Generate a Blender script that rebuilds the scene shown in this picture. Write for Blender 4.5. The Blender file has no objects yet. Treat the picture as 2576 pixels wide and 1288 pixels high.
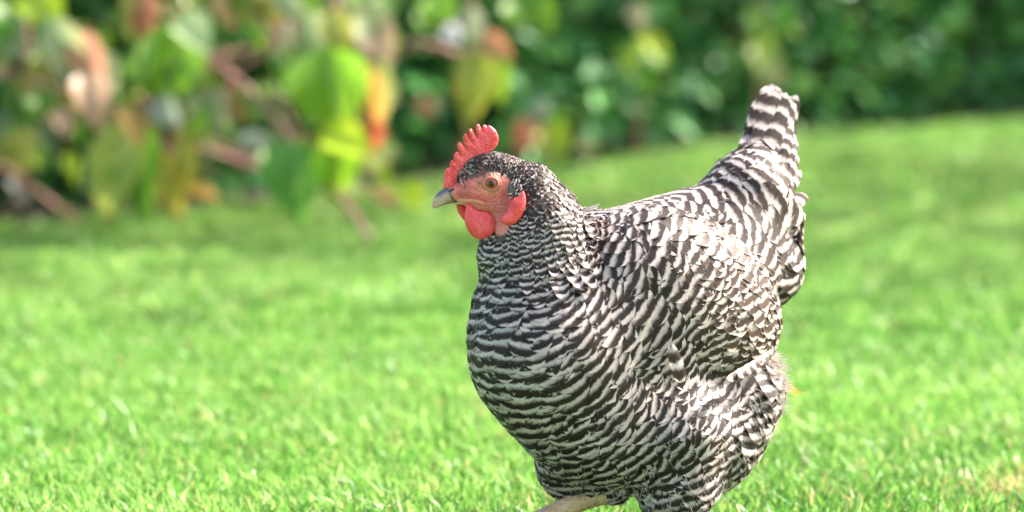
import bpy, math, random
import numpy as np
from mathutils import Vector, Matrix, kdtree

# ------------------------------------------------------------------ camera, sky, sun, exposure
sc = bpy.context.scene
COL = sc.collection
random.seed(7)
RNG = np.random.default_rng(11)

CAM = np.array([0.0, 0.0, 0.70]); PITCH = math.radians(7.55); FPX = 7806.0
cam_d = bpy.data.cameras.new('camera'); cam = bpy.data.objects.new('camera', cam_d); COL.objects.link(cam)
cam.location = CAM; cam.rotation_euler = (math.pi / 2 - PITCH, 0, 0)
cam_d.sensor_width = 36; cam_d.lens = 36 * FPX / 2576; cam_d.clip_end = 2000; cam_d.clip_start = 0.05
cam_d.dof.use_dof = True; cam_d.dof.focus_distance = 2.97; cam_d.dof.aperture_fstop = 2.7
sc.camera = cam

SUN_DIR = np.array([0.66, 0.25, 0.71]); SUN_DIR = SUN_DIR / np.linalg.norm(SUN_DIR)
sun_el = math.asin(SUN_DIR[2]); sun_az = math.atan2(SUN_DIR[0], SUN_DIR[1])
w = bpy.data.worlds.new('World'); sc.world = w; w.use_nodes = True
wn = w.node_tree.nodes; wl = w.node_tree.links
sky = wn.new('ShaderNodeTexSky'); sky.sky_type = 'NISHITA'; sky.sun_disc = False
sky.sun_elevation = sun_el; sky.sun_rotation = sun_az
sky.dust_density = 5.0; sky.ozone_density = 0.6
bg = wn['Background']; bg.inputs['Strength'].default_value = 0.15
wl.new(sky.outputs[0], bg.inputs[0])
sun_d = bpy.data.lights.new('sun', 'SUN'); sun_d.energy = 4.3; sun_d.angle = math.radians(0.6); sun_d.color = (1.0, 0.94, 0.84)
sun = bpy.data.objects.new('sun', sun_d); COL.objects.link(sun)
sun.rotation_euler = Vector(SUN_DIR).to_track_quat('Z', 'Y').to_euler()
sun.location = (3, 2, 5)
vs = sc.view_settings
vs.view_transform = 'Standard'; vs.look = 'None'; vs.exposure = 1.93; vs.gamma = 1.0; vs.use_curve_mapping = False
sc.cycles.use_denoising = True
sc.cycles.max_bounces = 8; sc.cycles.transparent_max_bounces = 12
sc.cycles.sample_clamp_indirect = 6.0

# ------------------------------------------------------------------ helpers
_up = np.array([0, math.sin(PITCH), math.cos(PITCH)]); _fw = np.array([0, math.cos(PITCH), -math.sin(PITCH)]); _rt = np.array([1.0, 0, 0])
def P(u, v, y):
    r = _fw + (u - 1288) / FPX * _rt - (v - 644) / FPX * _up
    return CAM + r * (y / r[1])
def proj(p):
    q = p - CAM
    d = q @ _fw
    return 1288 + FPX * (q @ _rt) / d, 644 - FPX * (q @ _up) / d
def norm(a):
    return a / np.maximum(np.linalg.norm(a, axis=-1, keepdims=True), 1e-12)

def mesh_np(name, V, Q, smooth=True, T=None):
    """V (n,3); Q (m,4) quads, T (k,3) triangles"""
    me = bpy.data.meshes.new(name)
    V = np.asarray(V, np.float32)
    nq = 0 if Q is None else len(Q); nt = 0 if T is None else len(T)
    loops = np.concatenate([np.asarray(Q, np.int32).ravel() if nq else np.zeros(0, np.int32),
                            np.asarray(T, np.int32).ravel() if nt else np.zeros(0, np.int32)])
    starts = np.concatenate([np.arange(nq) * 4, nq * 4 + np.arange(nt) * 3]).astype(np.int32)
    me.vertices.add(len(V)); me.vertices.foreach_set('co', V.ravel())
    me.loops.add(len(loops)); me.loops.foreach_set('vertex_index', loops.astype(np.int32))
    me.polygons.add(nq + nt); me.polygons.foreach_set('loop_start', starts)
    me.update(calc_edges=True); me.validate()
    if smooth:
        me.polygons.foreach_set('use_smooth', np.ones(len(me.polygons), bool))
    return me
def attr(me, name, data):
    data = np.asarray(data, np.float32)
    if data.ndim == 1:
        a = me.attributes.new(name, 'FLOAT', 'POINT'); a.data.foreach_set('value', data)
    else:
        a = me.attributes.new(name, 'FLOAT_COLOR', 'POINT')
        if data.shape[1] == 3: data = np.c_[data, np.ones(len(data), np.float32)]
        a.data.foreach_set('color', data.ravel())
def obj(name, me, mat=None, parent=None):
    o = bpy.data.objects.new(name, me); COL.objects.link(o)
    if mat is not None and me is not None and not me.materials: me.materials.append(mat)
    if parent is not None: o.parent = parent
    return o
def tag(o, label=None, cat=None, group=None, kind=None):
    if label: o['label'] = label
    if cat: o['category'] = cat
    if group: o['group'] = group
    if kind: o['kind'] = kind
    return o
def empty(name, loc):
    o = bpy.data.objects.new(name, None); COL.objects.link(o); o.location = loc; o.empty_display_size = 0.05
    return o

def tube(pts, radii, n=8, cap=True):
    """tapered tube along a polyline -> V, Q, T"""
    pts = np.asarray(pts, float); m = len(pts)
    t = np.gradient(pts, axis=0); t = norm(t)
    ref = np.array([0.3, 0.2, 0.93]); a = norm(np.cross(t, ref)); b = np.cross(t, a)
    th = np.arange(n) / n * 2 * math.pi
    ring = a[:, None] * np.cos(th)[None, :, None] + b[:, None] * np.sin(th)[None, :, None]
    V = pts[:, None] + ring * np.asarray(radii)[:, None, None]
    V = V.reshape(-1, 3)
    i, j = np.meshgrid(np.arange(m - 1), np.arange(n), indexing='ij')
    Q = np.stack([i * n + j, i * n + (j + 1) % n, (i + 1) * n + (j + 1) % n, (i + 1) * n + j], -1).reshape(-1, 4)
    T = None
    if cap:
        V = np.vstack([V, pts[0], pts[-1] + t[-1] * radii[-1] * 0.7])
        k = np.arange(n)
        T = np.vstack([np.stack([np.full(n, m * n), (k + 1) % n, k], -1),
                       np.stack([np.full(n, m * n + 1), (m - 1) * n + k, (m - 1) * n + (k + 1) % n], -1)])
    return V, Q, T
def spline(ctrl, n):
    """Catmull-Rom through control rows"""
    c = np.asarray(ctrl, float); c = np.vstack([2 * c[0] - c[1], c, 2 * c[-1] - c[-2]])
    out = []
    for s in np.linspace(0, len(c) - 3 - 1e-6, n):
        i = int(s); t = s - i; p0, p1, p2, p3 = c[i:i + 4]
        out.append(0.5 * ((2 * p1) + (-p0 + p2) * t + (2 * p0 - 5 * p1 + 4 * p2 - p3) * t * t + (-p0 + 3 * p1 - 3 * p2 + p3) * t ** 3))
    return np.array(out)

# cheap smooth noise for placement
_NK = RNG.normal(size=(24, 3)); _NP = RNG.uniform(0, 6.28, 24)
def wob(p, freq, seed=0):
    k = np.roll(_NK, seed, 0)[:7] * freq; ph = np.roll(_NP, seed * 3)[:7]
    return np.sin(p @ k.T + ph).mean(-1) * 1.6

# ------------------------------------------------------------------ materials
def mat(name):
    m = bpy.data.materials.new(name); m.use_nodes = True
    nt = m.node_tree
    return m, nt.nodes, nt.links, nt.nodes['Principled BSDF']
def N(nodes, kind, **kw):
    n = nodes.new(kind)
    for k, v in kw.items():
        if k in n.inputs: n.inputs[k].default_value = v
        else: setattr(n, k, v)
    return n
def ramp(nodes, stops, interp='LINEAR'):
    r = nodes.new('ShaderNodeValToRGB'); r.color_ramp.interpolation = interp
    e = r.color_ramp.elements
    while len(e) > 1: e.remove(e[-1])
    e[0].position = stops[0][0]; e[0].color = (*stops[0][1], 1)
    for p, c in stops[1:]:
        q = e.new(p); q.color = (*c, 1)
    return r
def attrn(nodes, name):
    a = nodes.new('ShaderNodeAttribute'); a.attribute_name = name; return a
def mathn(nodes, links, op, a, b=None, clamp=False):
    n = nodes.new('ShaderNodeMath'); n.operation = op; n.use_clamp = clamp
    for i, x in enumerate((a, b)):
        if x is None: continue
        if isinstance(x, (int, float)): n.inputs[i].default_value = x
        else: links.new(x, n.inputs[i])
    return n.outputs[0]
def mixc(nodes, links, f, a, b, blend='MIX'):
    n = nodes.new('ShaderNodeMix'); n.data_type = 'RGBA'; n.blend_type = blend
    for idx, x in ((0, f), (6, a), (7, b)):
        if isinstance(x, (int, float)): n.inputs[idx].default_value = x
        elif isinstance(x, tuple): n.inputs[idx].default_value = (*x, 1)
        else: links.new(x, n.inputs[idx])
    return n.outputs[2]
def add_translucent(nodes, links, bsdf, color_out, fac):
    tr = nodes.new('ShaderNodeBsdfTranslucent'); links.new(color_out, tr.inputs[0])
    mx = nodes.new('ShaderNodeMixShader'); mx.inputs[0].default_value = fac
    links.new(bsdf.outputs[0], mx.inputs[1]); links.new(tr.outputs[0], mx.inputs[2])
    links.new(mx.outputs[0], nodes['Material Output'].inputs['Surface'])

def make_feather_mat(name='barred_feather'):
    m, n, l, b = mat(name)
    ph = attrn(n, 'ph').outputs['Fac']; tt = attrn(n, 'tt').outputs['Fac']; ss = attrn(n, 'ss').outputs['Fac']
    rd = attrn(n, 'rd').outputs['Fac']; tint = attrn(n, 'tint').outputs['Fac']
    geo = n.new('ShaderNodeNewGeometry')
    nz = N(n, 'ShaderNodeTexNoise', Scale=260.0, Detail=3.0); l.new(geo.outputs['Position'], nz.inputs['Vector'])
    nz2 = N(n, 'ShaderNodeTexNoise', Scale=70.0, Detail=2.0); l.new(geo.outputs['Position'], nz2.inputs['Vector'])
    # barbs: fine streaks slanting from the shaft
    cmb = n.new('ShaderNodeCombineXYZ')
    l.new(mathn(n, l, 'MULTIPLY', ss, 34.0), cmb.inputs[0])
    l.new(mathn(n, l, 'MULTIPLY', mathn(n, l, 'ABSOLUTE', tt), 3.0), cmb.inputs[1]); l.new(mathn(n, l, 'MULTIPLY', rd, 50.0), cmb.inputs[2])
    barb = N(n, 'ShaderNodeTexNoise', Scale=1.0, Detail=2.0); l.new(cmb.outputs[0], barb.inputs['Vector'])
    p1 = mathn(n, l, 'ADD', ph, mathn(n, l, 'MULTIPLY', mathn(n, l, 'SUBTRACT', nz.outputs[0], 0.5), 0.30))
    p1 = mathn(n, l, 'ADD', p1, mathn(n, l, 'MULTIPLY', mathn(n, l, 'SUBTRACT', nz2.outputs[0], 0.5), 0.35))
    p1 = mathn(n, l, 'ADD', p1, mathn(n, l, 'MULTIPLY', mathn(n, l, 'SUBTRACT', barb.outputs[0], 0.5), 0.14))
    p1 = mathn(n, l, 'ADD', p1, mathn(n, l, 'MULTIPLY', mathn(n, l, 'SINE', mathn(n, l, 'MULTIPLY', p1, 2 * math.pi)), 0.07))
    s = mathn(n, l, 'SINE', mathn(n, l, 'MULTIPLY', p1, 2 * math.pi))
    s = mathn(n, l, 'MULTIPLY_ADD', s, 0.5); s.node.inputs[2].default_value = 0.5
    r = ramp(n, [(0.0, (0, 0, 0)), (0.41, (0.02, 0.02, 0.02)), (0.87, (0.92, 0.92, 0.92)), (1.0, (1, 1, 1))], 'LINEAR'); l.new(s, r.inputs[0])
    dark = mixc(n, l, tint, (0.017, 0.010, 0.0082), (0.076, 0.039, 0.024))
    white = mixc(n, l, tint, (0.82, 0.67, 0.645), (0.80, 0.70, 0.60))
    white = mixc(n, l, mathn(n, l, 'MULTIPLY', nz2.outputs[0], 0.35), white, (0.26, 0.21, 0.19))
    c = mixc(n, l, r.outputs[0], dark, white)
    # darker shaft line, faint grey down at the base
    shaft = mathn(n, l, 'LESS_THAN', mathn(n, l, 'ABSOLUTE', tt), 0.03)
    c = mixc(n, l, mathn(n, l, 'MULTIPLY', shaft, 0.06), c, (0.30, 0.26, 0.22))
    c = mixc(n, l, mathn(n, l, 'MULTIPLY', mathn(n, l, 'SUBTRACT', 0.30, ss, True), 2.2, True), c, (0.16, 0.14, 0.14))
    br = mathn(n, l, 'MULTIPLY_ADD', barb.outputs[0], 0.7); br.node.inputs[2].default_value = 0.65
    rv = mathn(n, l, 'MULTIPLY_ADD', rd, 0.38); rv.node.inputs[2].default_value = 0.78; br = mathn(n, l, 'MULTIPLY', br, rv)
    hv = N(n, 'ShaderNodeHueSaturation'); l.new(c, hv.inputs['Color']); l.new(br, hv.inputs['Value'])
    l.new(hv.outputs[0], b.inputs['Base Color'])
    b.inputs['Roughness'].default_value = 0.48; b.inputs['Specular IOR Level'].default_value = 0.35
    b.inputs['Sheen Weight'].default_value = 0.08
    bp = N(n, 'ShaderNodeBump', Strength=0.25, Distance=0.0008); l.new(barb.outputs[0], bp.inputs['Height']); l.new(bp.outputs[0], b.inputs['Normal'])
    tr = n.new('ShaderNodeBsdfTranslucent'); l.new(hv.outputs[0], tr.inputs[0])
    mx = n.new('ShaderNodeMixShader'); mx.inputs[0].default_value = 0.33; l.new(b.outputs[0], mx.inputs[1]); l.new(tr.outputs[0], mx.inputs[2])
    # frayed vane: barbs part towards the edge and the tip
    e1 = mathn(n, l, 'MULTIPLY', mathn(n, l, 'SUBTRACT', mathn(n, l, 'ABSOLUTE', tt), 0.76), 3.2)
    e2 = mathn(n, l, 'MULTIPLY', mathn(n, l, 'SUBTRACT', ss, 0.90), 7.0)
    cm2 = n.new('ShaderNodeCombineXYZ'); l.new(mathn(n, l, 'MULTIPLY', tt, 18.0), cm2.inputs[0]); l.new(mathn(n, l, 'MULTIPLY', ss, 20.0), cm2.inputs[1]); l.new(mathn(n, l, 'MULTIPLY', rd, 77.0), cm2.inputs[2])
    fz = N(n, 'ShaderNodeTexNoise', Scale=1.0, Detail=2.0); l.new(cm2.outputs[0], fz.inputs['Vector'])
    al = mathn(n, l, 'GREATER_THAN', fz.outputs[0], mathn(n, l, 'MULTIPLY', mathn(n, l, 'MAXIMUM', e1, e2), 0.60))
    tp = n.new('ShaderNodeBsdfTransparent'); m2 = n.new('ShaderNodeMixShader'); l.new(al, m2.inputs[0]); l.new(tp.outputs[0], m2.inputs[1]); l.new(mx.outputs[0], m2.inputs[2])
    l.new(m2.outputs[0], n['Material Output'].inputs['Surface'])
    return m

def make_leaf_mat(name, gloss=0.35, transl=0.45):
    """leaf colour comes from the object colour; alpha of it = how far the edge and tip have turned"""
    m, n, l, b = mat(name)
    oi = n.new('ShaderNodeObjectInfo')
    ss = attrn(n, 'ss').outputs['Fac']; tt = attrn(n, 'tt').outputs['Fac']
    geo = n.new('ShaderNodeNewGeometry')
    nz = N(n, 'ShaderNodeTexNoise', Scale=28.0, Detail=4.0); l.new(geo.outputs['Position'], nz.inputs['Vector'])
    edge = mathn(n, l, 'ADD', mathn(n, l, 'POWER', mathn(n, l, 'ABSOLUTE', tt), 2.0), mathn(n, l, 'POWER', ss, 2.0))
    edge = mathn(n, l, 'ADD', mathn(n, l, 'MULTIPLY', edge, 0.6), mathn(n, l, 'MULTIPLY', mathn(n, l, 'SUBTRACT', nz.outputs[0], 0.5), 1.3))
    f = mathn(n, l, 'MULTIPLY', edge, oi.outputs['Alpha'], True)
    warm = ramp(n, [(0.0, (0.50, 0.36, 0.05)), (0.5, (0.60, 0.20, 0.06)), (1.0, (0.45, 0.07, 0.05))]); l.new(nz.outputs[0], warm.inputs[0])
    c = mixc(n, l, f, oi.outputs['Color'], warm.outputs[0])
    rib = mathn(n, l, 'LESS_THAN', mathn(n, l, 'ABSOLUTE', tt), 0.05)
    c = mixc(n, l, mathn(n, l, 'MULTIPLY', rib, 0.5), c, (0.45, 0.42, 0.18))
    hv = N(n, 'ShaderNodeHueSaturation'); l.new(c, hv.inputs['Color'])
    v = mathn(n, l, 'MULTIPLY_ADD', nz.outputs[0], 0.8); v.node.inputs[2].default_value = 0.6; l.new(v, hv.inputs['Value'])
    l.new(hv.outputs[0], b.inputs['Base Color']); b.inputs['Roughness'].default_value = gloss
    b.inputs['Specular IOR Level'].default_value = 0.3; add_translucent(n, l, b, hv.outputs[0], transl)
    return m

def make_hedge_mat():
    m, n, l, b = mat('hedge_leaf')
    rd = attrn(n, 'rd').outputs['Fac']; oi = n.new('ShaderNodeObjectInfo')
    geo = n.new('ShaderNodeNewGeometry')
    x = mathn(n, l, 'FRACT', mathn(n, l, 'ADD', rd, oi.outputs['Random']))
    r = ramp(n, [(0.0, (0.032, 0.12, 0.040)), (0.4, (0.055, 0.20, 0.055)), (0.75, (0.09, 0.27, 0.06)), (0.93, (0.15, 0.33, 0.06)), (1.0, (0.26, 0.38, 0.08))])
    l.new(x, r.inputs[0])
    nz = N(n, 'ShaderNodeTexNoise', Scale=40.0, Detail=3.0); l.new(geo.outputs['Position'], nz.inputs['Vector'])
    hv = N(n, 'ShaderNodeHueSaturation'); l.new(r.outputs[0], hv.inputs['Color'])
    v = mathn(n, l, 'MULTIPLY_ADD', nz.outputs[0], 0.8); v.node.inputs[2].default_value = 0.6; l.new(v, hv.inputs['Value'])
    l.new(hv.outputs[0], b.inputs['Base Color']); b.inputs['Roughness'].default_value = 0.42; b.inputs['Specular IOR Level'].default_value = 0.2
    add_translucent(n, l, b, hv.outputs[0], 0.18)
    return m

def make_grass_mat():
    m, n, l, b = mat('grass_blade')
    rd = attrn(n, 'rd').outputs['Fac']; hh = attrn(n, 'hh').outputs['Fac']
    r = ramp(n, [(0.0, (0.075, 0.21, 0.03)), (0.35, (0.155, 0.36, 0.062)), (0.7, (0.27, 0.48, 0.10)), (0.93, (0.48, 0.60, 0.21)), (0.965, (0.42, 0.36, 0.14)), (1.0, (0.50, 0.38, 0.20))])
    l.new(rd, r.inputs[0])
    base = mixc(n, l, mathn(n, l, 'SUBTRACT', 1.0, mathn(n, l, 'MULTIPLY', hh, 2.2), True), r.outputs[0], (0.20, 0.27, 0.07))
    l.new(base, b.inputs['Base Color']); b.inputs['Roughness'].default_value = 0.36; b.inputs['Specular IOR Level'].default_value = 0.36
    add_translucent(n, l, b, base, 0.5)
    return m

def make_ground_mat():
    m, n, l, b = mat('lawn_ground')
    geo = n.new('ShaderNodeNewGeometry')
    n1 = N(n, 'ShaderNodeTexNoise', Scale=9.0, Detail=5.0); l.new(geo.outputs['Position'], n1.inputs['Vector'])
    n2 = N(n, 'ShaderNodeTexNoise', Scale=160.0, Detail=3.0); l.new(geo.outputs['Position'], n2.inputs['Vector'])
    c1 = ramp(n, [(0.3, (0.06, 0.15, 0.022)), (0.7, (0.11, 0.23, 0.035))]); l.new(n1.outputs[0], c1.inputs[0])
    c = mixc(n, l, mathn(n, l, 'MULTIPLY', n2.outputs[0], 0.45), c1.outputs[0], (0.10, 0.085, 0.04))
    l.new(c, b.inputs['Base Color']); b.inputs['Roughness'].default_value = 0.95
    bp = N(n, 'ShaderNodeBump', Strength=0.6, Distance=0.01); l.new(n2.outputs[0], bp.inputs['Height']); l.new(bp.outputs[0], b.inputs['Normal'])
    return m
def make_soil_mat():
    m, n, l, b = mat('dark_soil')
    geo = n.new('ShaderNodeNewGeometry')
    n1 = N(n, 'ShaderNodeTexNoise', Scale=35.0, Detail=6.0); l.new(geo.outputs['Position'], n1.inputs['Vector'])
    c = ramp(n, [(0.3, (0.012, 0.010, 0.008)), (0.7, (0.045, 0.030, 0.020))]); l.new(n1.outputs[0], c.inputs[0])
    l.new(c.outputs[0], b.inputs['Base Color']); b.inputs['Roughness'].default_value = 0.95
    bp = N(n, 'ShaderNodeBump', Strength=0.8, Distance=0.02); l.new(n1.outputs[0], bp.inputs['Height']); l.new(bp.outputs[0], b.inputs['Normal'])
    return m
def make_bark_mat(name, c0, c1, scale=60.0, rough=0.6):
    m, n, l, b = mat(name)
    geo = n.new('ShaderNodeNewGeometry')
    n1 = N(n, 'ShaderNodeTexNoise', Scale=scale, Detail=4.0); l.new(geo.outputs['Position'], n1.inputs['Vector'])
    c = ramp(n, [(0.3, c0), (0.7, c1)]); l.new(n1.outputs[0], c.inputs[0])
    l.new(c.outputs[0], b.inputs['Base Color']); b.inputs['Roughness'].default_value = rough
    return m
def make_skin_mat(name, c0, c1, scale=900.0, sss=0.25, rough=0.5, bump=0.5, useattr=False):
    m, n, l, b = mat(name)
    geo = n.new('ShaderNodeNewGeometry')
    n1 = N(n, 'ShaderNodeTexNoise', Scale=scale, Detail=3.0); l.new(geo.outputs['Position'], n1.inputs['Vector'])
    n2 = N(n, 'ShaderNodeTexNoise', Scale=scale * 0.18, Detail=3.0); l.new(geo.outputs['Position'], n2.inputs['Vector'])
    if useattr:
        a = attrn(n, 'col').outputs['Color']
        v = mathn(n, l, 'MULTIPLY_ADD', mathn(n, l, 'ADD', n1.outputs[0], n2.outputs[0]), 0.75); v.node.inputs[2].default_value = 0.25
        hv = N(n, 'ShaderNodeHueSaturation'); l.new(a, hv.inputs['Color']); l.new(v, hv.inputs['Value']); c = hv.outputs[0]
    else:
        mx = mathn(n, l, 'MULTIPLY', mathn(n, l, 'ADD', n1.outputs[0], n2.outputs[0]), 0.5)
        r = ramp(n, [(0.38, c0), (0.62, c1)]); l.new(mx, r.inputs[0]); c = r.outputs[0]
    l.new(c, b.inputs['Base Color']); b.inputs['Roughness'].default_value = rough
    b.inputs['Subsurface Weight'].default_value = sss; b.inputs['Subsurface Radius'].default_value = (1.0, 0.3, 0.2); b.inputs['Subsurface Scale'].default_value = 0.004
    vor = N(n, 'ShaderNodeTexVoronoi', Scale=scale * 0.9); l.new(geo.outputs['Position'], vor.inputs['Vector'])
    wr = attrn(n, 'wr').outputs['Fac']; wv_ = mathn(n, l, 'SINE', mathn(n, l, 'ADD', mathn(n, l, 'MULTIPLY', wr, 1.4), mathn(n, l, 'MULTIPLY', n2.outputs[0], 26.0)))
    bp = N(n, 'ShaderNodeBump', Strength=bump, Distance=0.0009)
    l.new(mathn(n, l, 'ADD', n1.outputs[0], mathn(n, l, 'ADD', mathn(n, l, 'MULTIPLY', vor.outputs[0], 0.6), mathn(n, l, 'MULTIPLY', wv_, 0.35 if useattr else 0.0))), bp.inputs['Height']); l.new(bp.outputs[0], b.inputs['Normal'])
    return m

M_FEATHER = make_feather_mat()
M_LEAF = make_leaf_mat('broad_leaf'); M_HEDGE = make_hedge_mat(); M_GRASS = make_grass_mat()
M_GROUND = make_ground_mat(); M_SOIL = make_soil_mat()
M_STEM = make_bark_mat('pink_stem', (0.26, 0.08, 0.08), (0.52, 0.27, 0.22))
M_BARK = make_bark_mat('brown_bark', (0.06, 0.04, 0.03), (0.16, 0.11, 0.08), 40.0, 0.9)
M_COMB = make_skin_mat('red_comb_skin', (0.66, 0.032, 0.042), (0.94, 0.15, 0.15), 480.0, 0.4, 0.40, 0.75)
M_WATTLE = make_skin_mat('red_wattle_skin', (0.70, 0.045, 0.055), (0.86, 0.12, 0.12), 420.0, 0.4, 0.45, 0.35)
M_SKIN = make_skin_mat('hen_skin', None, None, 800.0, 0.15, 0.5, 0.9, True)

# ------------------------------------------------------------------ setting: lawn, soil bed
def grid_sheet(x0, x1, y0, y1, nx, ny, zf):
    X, Y = np.meshgrid(np.linspace(x0, x1, nx), np.linspace(y0, y1, ny), indexing='ij')
    V = np.stack([X, Y, zf(X, Y)], -1).reshape(-1, 3)
    i, j = np.meshgrid(np.arange(nx - 1), np.arange(ny - 1), indexing='ij')
    Q = np.stack([i * ny + j, (i + 1) * ny + j, (i + 1) * ny + j + 1, i * ny + j + 1], -1).reshape(-1, 4)
    return V, Q
V, Q = grid_sheet(-400, 400, -200, 600, 3, 3, lambda X, Y: 0 * X)
tag(obj('lawn', mesh_np('lawn', V, Q), M_GROUND), kind='structure')

# foot of the hedge: image points where lawn meets planting, unprojected to the ground
def ground_pt(u, v):
    r = _fw + (u - 1288) / FPX * _rt - (v - 644) / FPX * _up
    t = -CAM[2] / r[2]
    return CAM + r * t
HB = np.array([ground_pt(u, v)[:2] for u, v in [(-2000, 720), (-900, 640), (-400, 620), (0, 590), (500, 555), (800, 525), (1000, 490), (1300, 455), (1500, 435), (1800, 392), (2200, 350), (2576, 322), (3100, 297), (3700, 280)]])
HX = HB[:, 0]; HY = HB[:, 1]
def hedge_y(x): return np.interp(x, HX, HY)
xs = np.linspace(HX[0] - 1.2, HX[-1] + 1.5, 70); rows = []
for k, dy in enumerate((-0.02, 0.12, 0.35, 0.9, 2.4)):
    yy = hedge_y(xs) + dy + (0.03 * np.sin(xs * 9) + 0.02 * np.sin(xs * 23 + 1) if k == 0 else 0)
    rows.append(np.stack([xs, yy, np.full_like(xs, (0.004, 0.02, 0.035, 0.03, 0.006)[k])], -1))
V = np.stack(rows, 1).reshape(-1, 3); ny = 5; i, j = np.meshgrid(np.arange(len(xs) - 1), np.arange(ny - 1), indexing='ij')
Q = np.stack([i * ny + j, (i + 1) * ny + j, (i + 1) * ny + j + 1, i * ny + j + 1], -1).reshape(-1, 4)
tag(obj('soil_bed', mesh_np('soil_bed', V, Q), M_SOIL), kind='structure')

# ------------------------------------------------------------------ grass
STRAW = ground_pt(2510, 1262)
def make_grass():
    Vs, Qs, Ts, hh, rr = [], [], [], [], []
    base = 0
    def zone(x0, x1, y0, y1, dens, hgt, wid, taper=None):
        nonlocal base
        n = int((x1 - x0) * (y1 - y0) * dens)
        x = RNG.uniform(x0, x1, n); y = RNG.uniform(y0, y1, n)
        if taper:                                   # keep only what lies inside a widening wedge plus margin
            k = np.abs(x) < 0.40 + 0.27 * y; x, y = x[k], y[k]
        k = y < hedge_y(x) + 0.03 + 0.05 * np.sin(x * 31); x, y = x[k], y[k]
        n = len(x); p = np.stack([x, y, np.zeros(n)], -1)
        cl = wob(p, 5.0) * 0.5 + wob(p, 16.0, 3) * 0.6 + wob(p, 40.0, 5) * 0.4
        h = hgt * (0.62 + 0.32 * RNG.random(n) ** 1.5 + 0.22 * cl) * np.where(RNG.random(n) < 0.04, 1.35, 1)
        h = np.clip(h, 0.012, 0.085)
        ang = RNG.uniform(0, 6.283, n) ; la = 1.6 * wob(p, 9.0, 7) + 2.4 + RNG.normal(0, 1.5, n)
        lean = np.abs(RNG.normal(0.35, 0.28, n)) + 0.1
        ld = np.stack([np.cos(la), np.sin(la), np.zeros(n)], -1)
        wd = np.stack([np.cos(ang), np.sin(ang), np.zeros(n)], -1) * (wid * RNG.uniform(0.6, 1.25, n))[:, None] * 0.5
        up = np.array([0, 0, 1.0])
        pm = p + up * (h * 0.55)[:, None] + ld * (h * lean * 0.30)[:, None]
        pt = p + up * (h * (1.0 - 0.25 * np.minimum(lean, 1.2)))[:, None] + ld * (h * lean * 1.05)[:, None]
        V = np.stack([p - wd * 0.8, p + wd * 0.8, pm + wd, pm - wd, pt], 1).reshape(-1, 3)
        o = base + np.arange(n) * 5
        Qs.append(np.stack([o, o + 1, o + 2, o + 3], -1)); Ts.append(np.stack([o + 3, o + 2, o + 4], -1))
        hh.append(np.tile([0, 0, 0.55, 0.55, 1.0], n))
        rv = np.clip(0.43 + 0.29 * RNG.normal(size=n) + 0.10 * cl + 0.13 * wob(p, 2.2, 9) + 0.07 * wob(p, 6.0, 11), 0, 0.93)
        dst = np.hypot(x - STRAW[0], (y - STRAW[1]) * .8)
        rv = np.where(RNG.random(n) < 0.03 + 0.5 * np.exp(-(dst / .055) ** 2) + 0.05 * np.clip(wob(p, 3.0, 12), 0, 1), RNG.uniform(0.95, 1, n), rv)
        rr.append(np.repeat(rv, 5)); Vs.append(V); base += n * 5
    zone(-1.3, 1.3, 2.3, 3.35, 40000, 0.040, 0.0034)
    zone(-1.35, 1.35, 3.35, 4.30, 44000, 0.040, 0.0036)
    zone(-1.9, 1.9, 4.30, 5.6, 22000, 0.042, 0.0050, True)
    zone(-2.6, 2.6, 5.6, 9.4, 9000, 0.044, 0.0075, True)
    me = mesh_np('grass', np.concatenate(Vs), np.concatenate(Qs), True, np.concatenate(Ts))
    attr(me, 'hh', np.concatenate(hh)); attr(me, 'rd', np.concatenate(rr))
    tag(obj('grass', me, M_GRASS), 'short bright green mown grass covering the lawn', 'grass', kind='stuff')
make_grass()

# ------------------------------------------------------------------ leaves
def leaf_grid(L, W, nl=7, nw=4, fold=0.25, droop=0.25, wave=0.0, sharp=0.75):
    """blade in local frame: x along, y across, z up. returns V (nl*nw'), Q, ss, tt"""
    s = np.linspace(0, 1, nl)[:, None]; t = np.linspace(-1, 1, nw * 2 + 1)[None, :]
    wdt = (np.clip(s, 0, 1) ** (sharp * 0.85) * np.clip(1 - s, 0, 1) ** 0.95) / (0.47 ** (sharp * .85) * .53 ** .95) * 0.5 * W + 1e-5
    y = t * wdt; x = s * L + 0 * t
    z = np.abs(t) * wdt * fold - droop * L * s ** 2 + wave * W * np.sin(s * 9 + 2.2 * np.sign(t)) * np.abs(t)
    V = np.stack([x, y, z], -1).reshape(-1, 3); m = nw * 2 + 1
    i, j = np.meshgrid(np.arange(nl - 1), np.arange(m - 1), indexing='ij')
    Q = np.stack([i * m + j, (i + 1) * m + j, (i + 1) * m + j + 1, i * m + j + 1], -1).reshape(-1, 4)
    return V, Q, (s + 0 * t).ravel(), (t + 0 * s).ravel()

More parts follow.
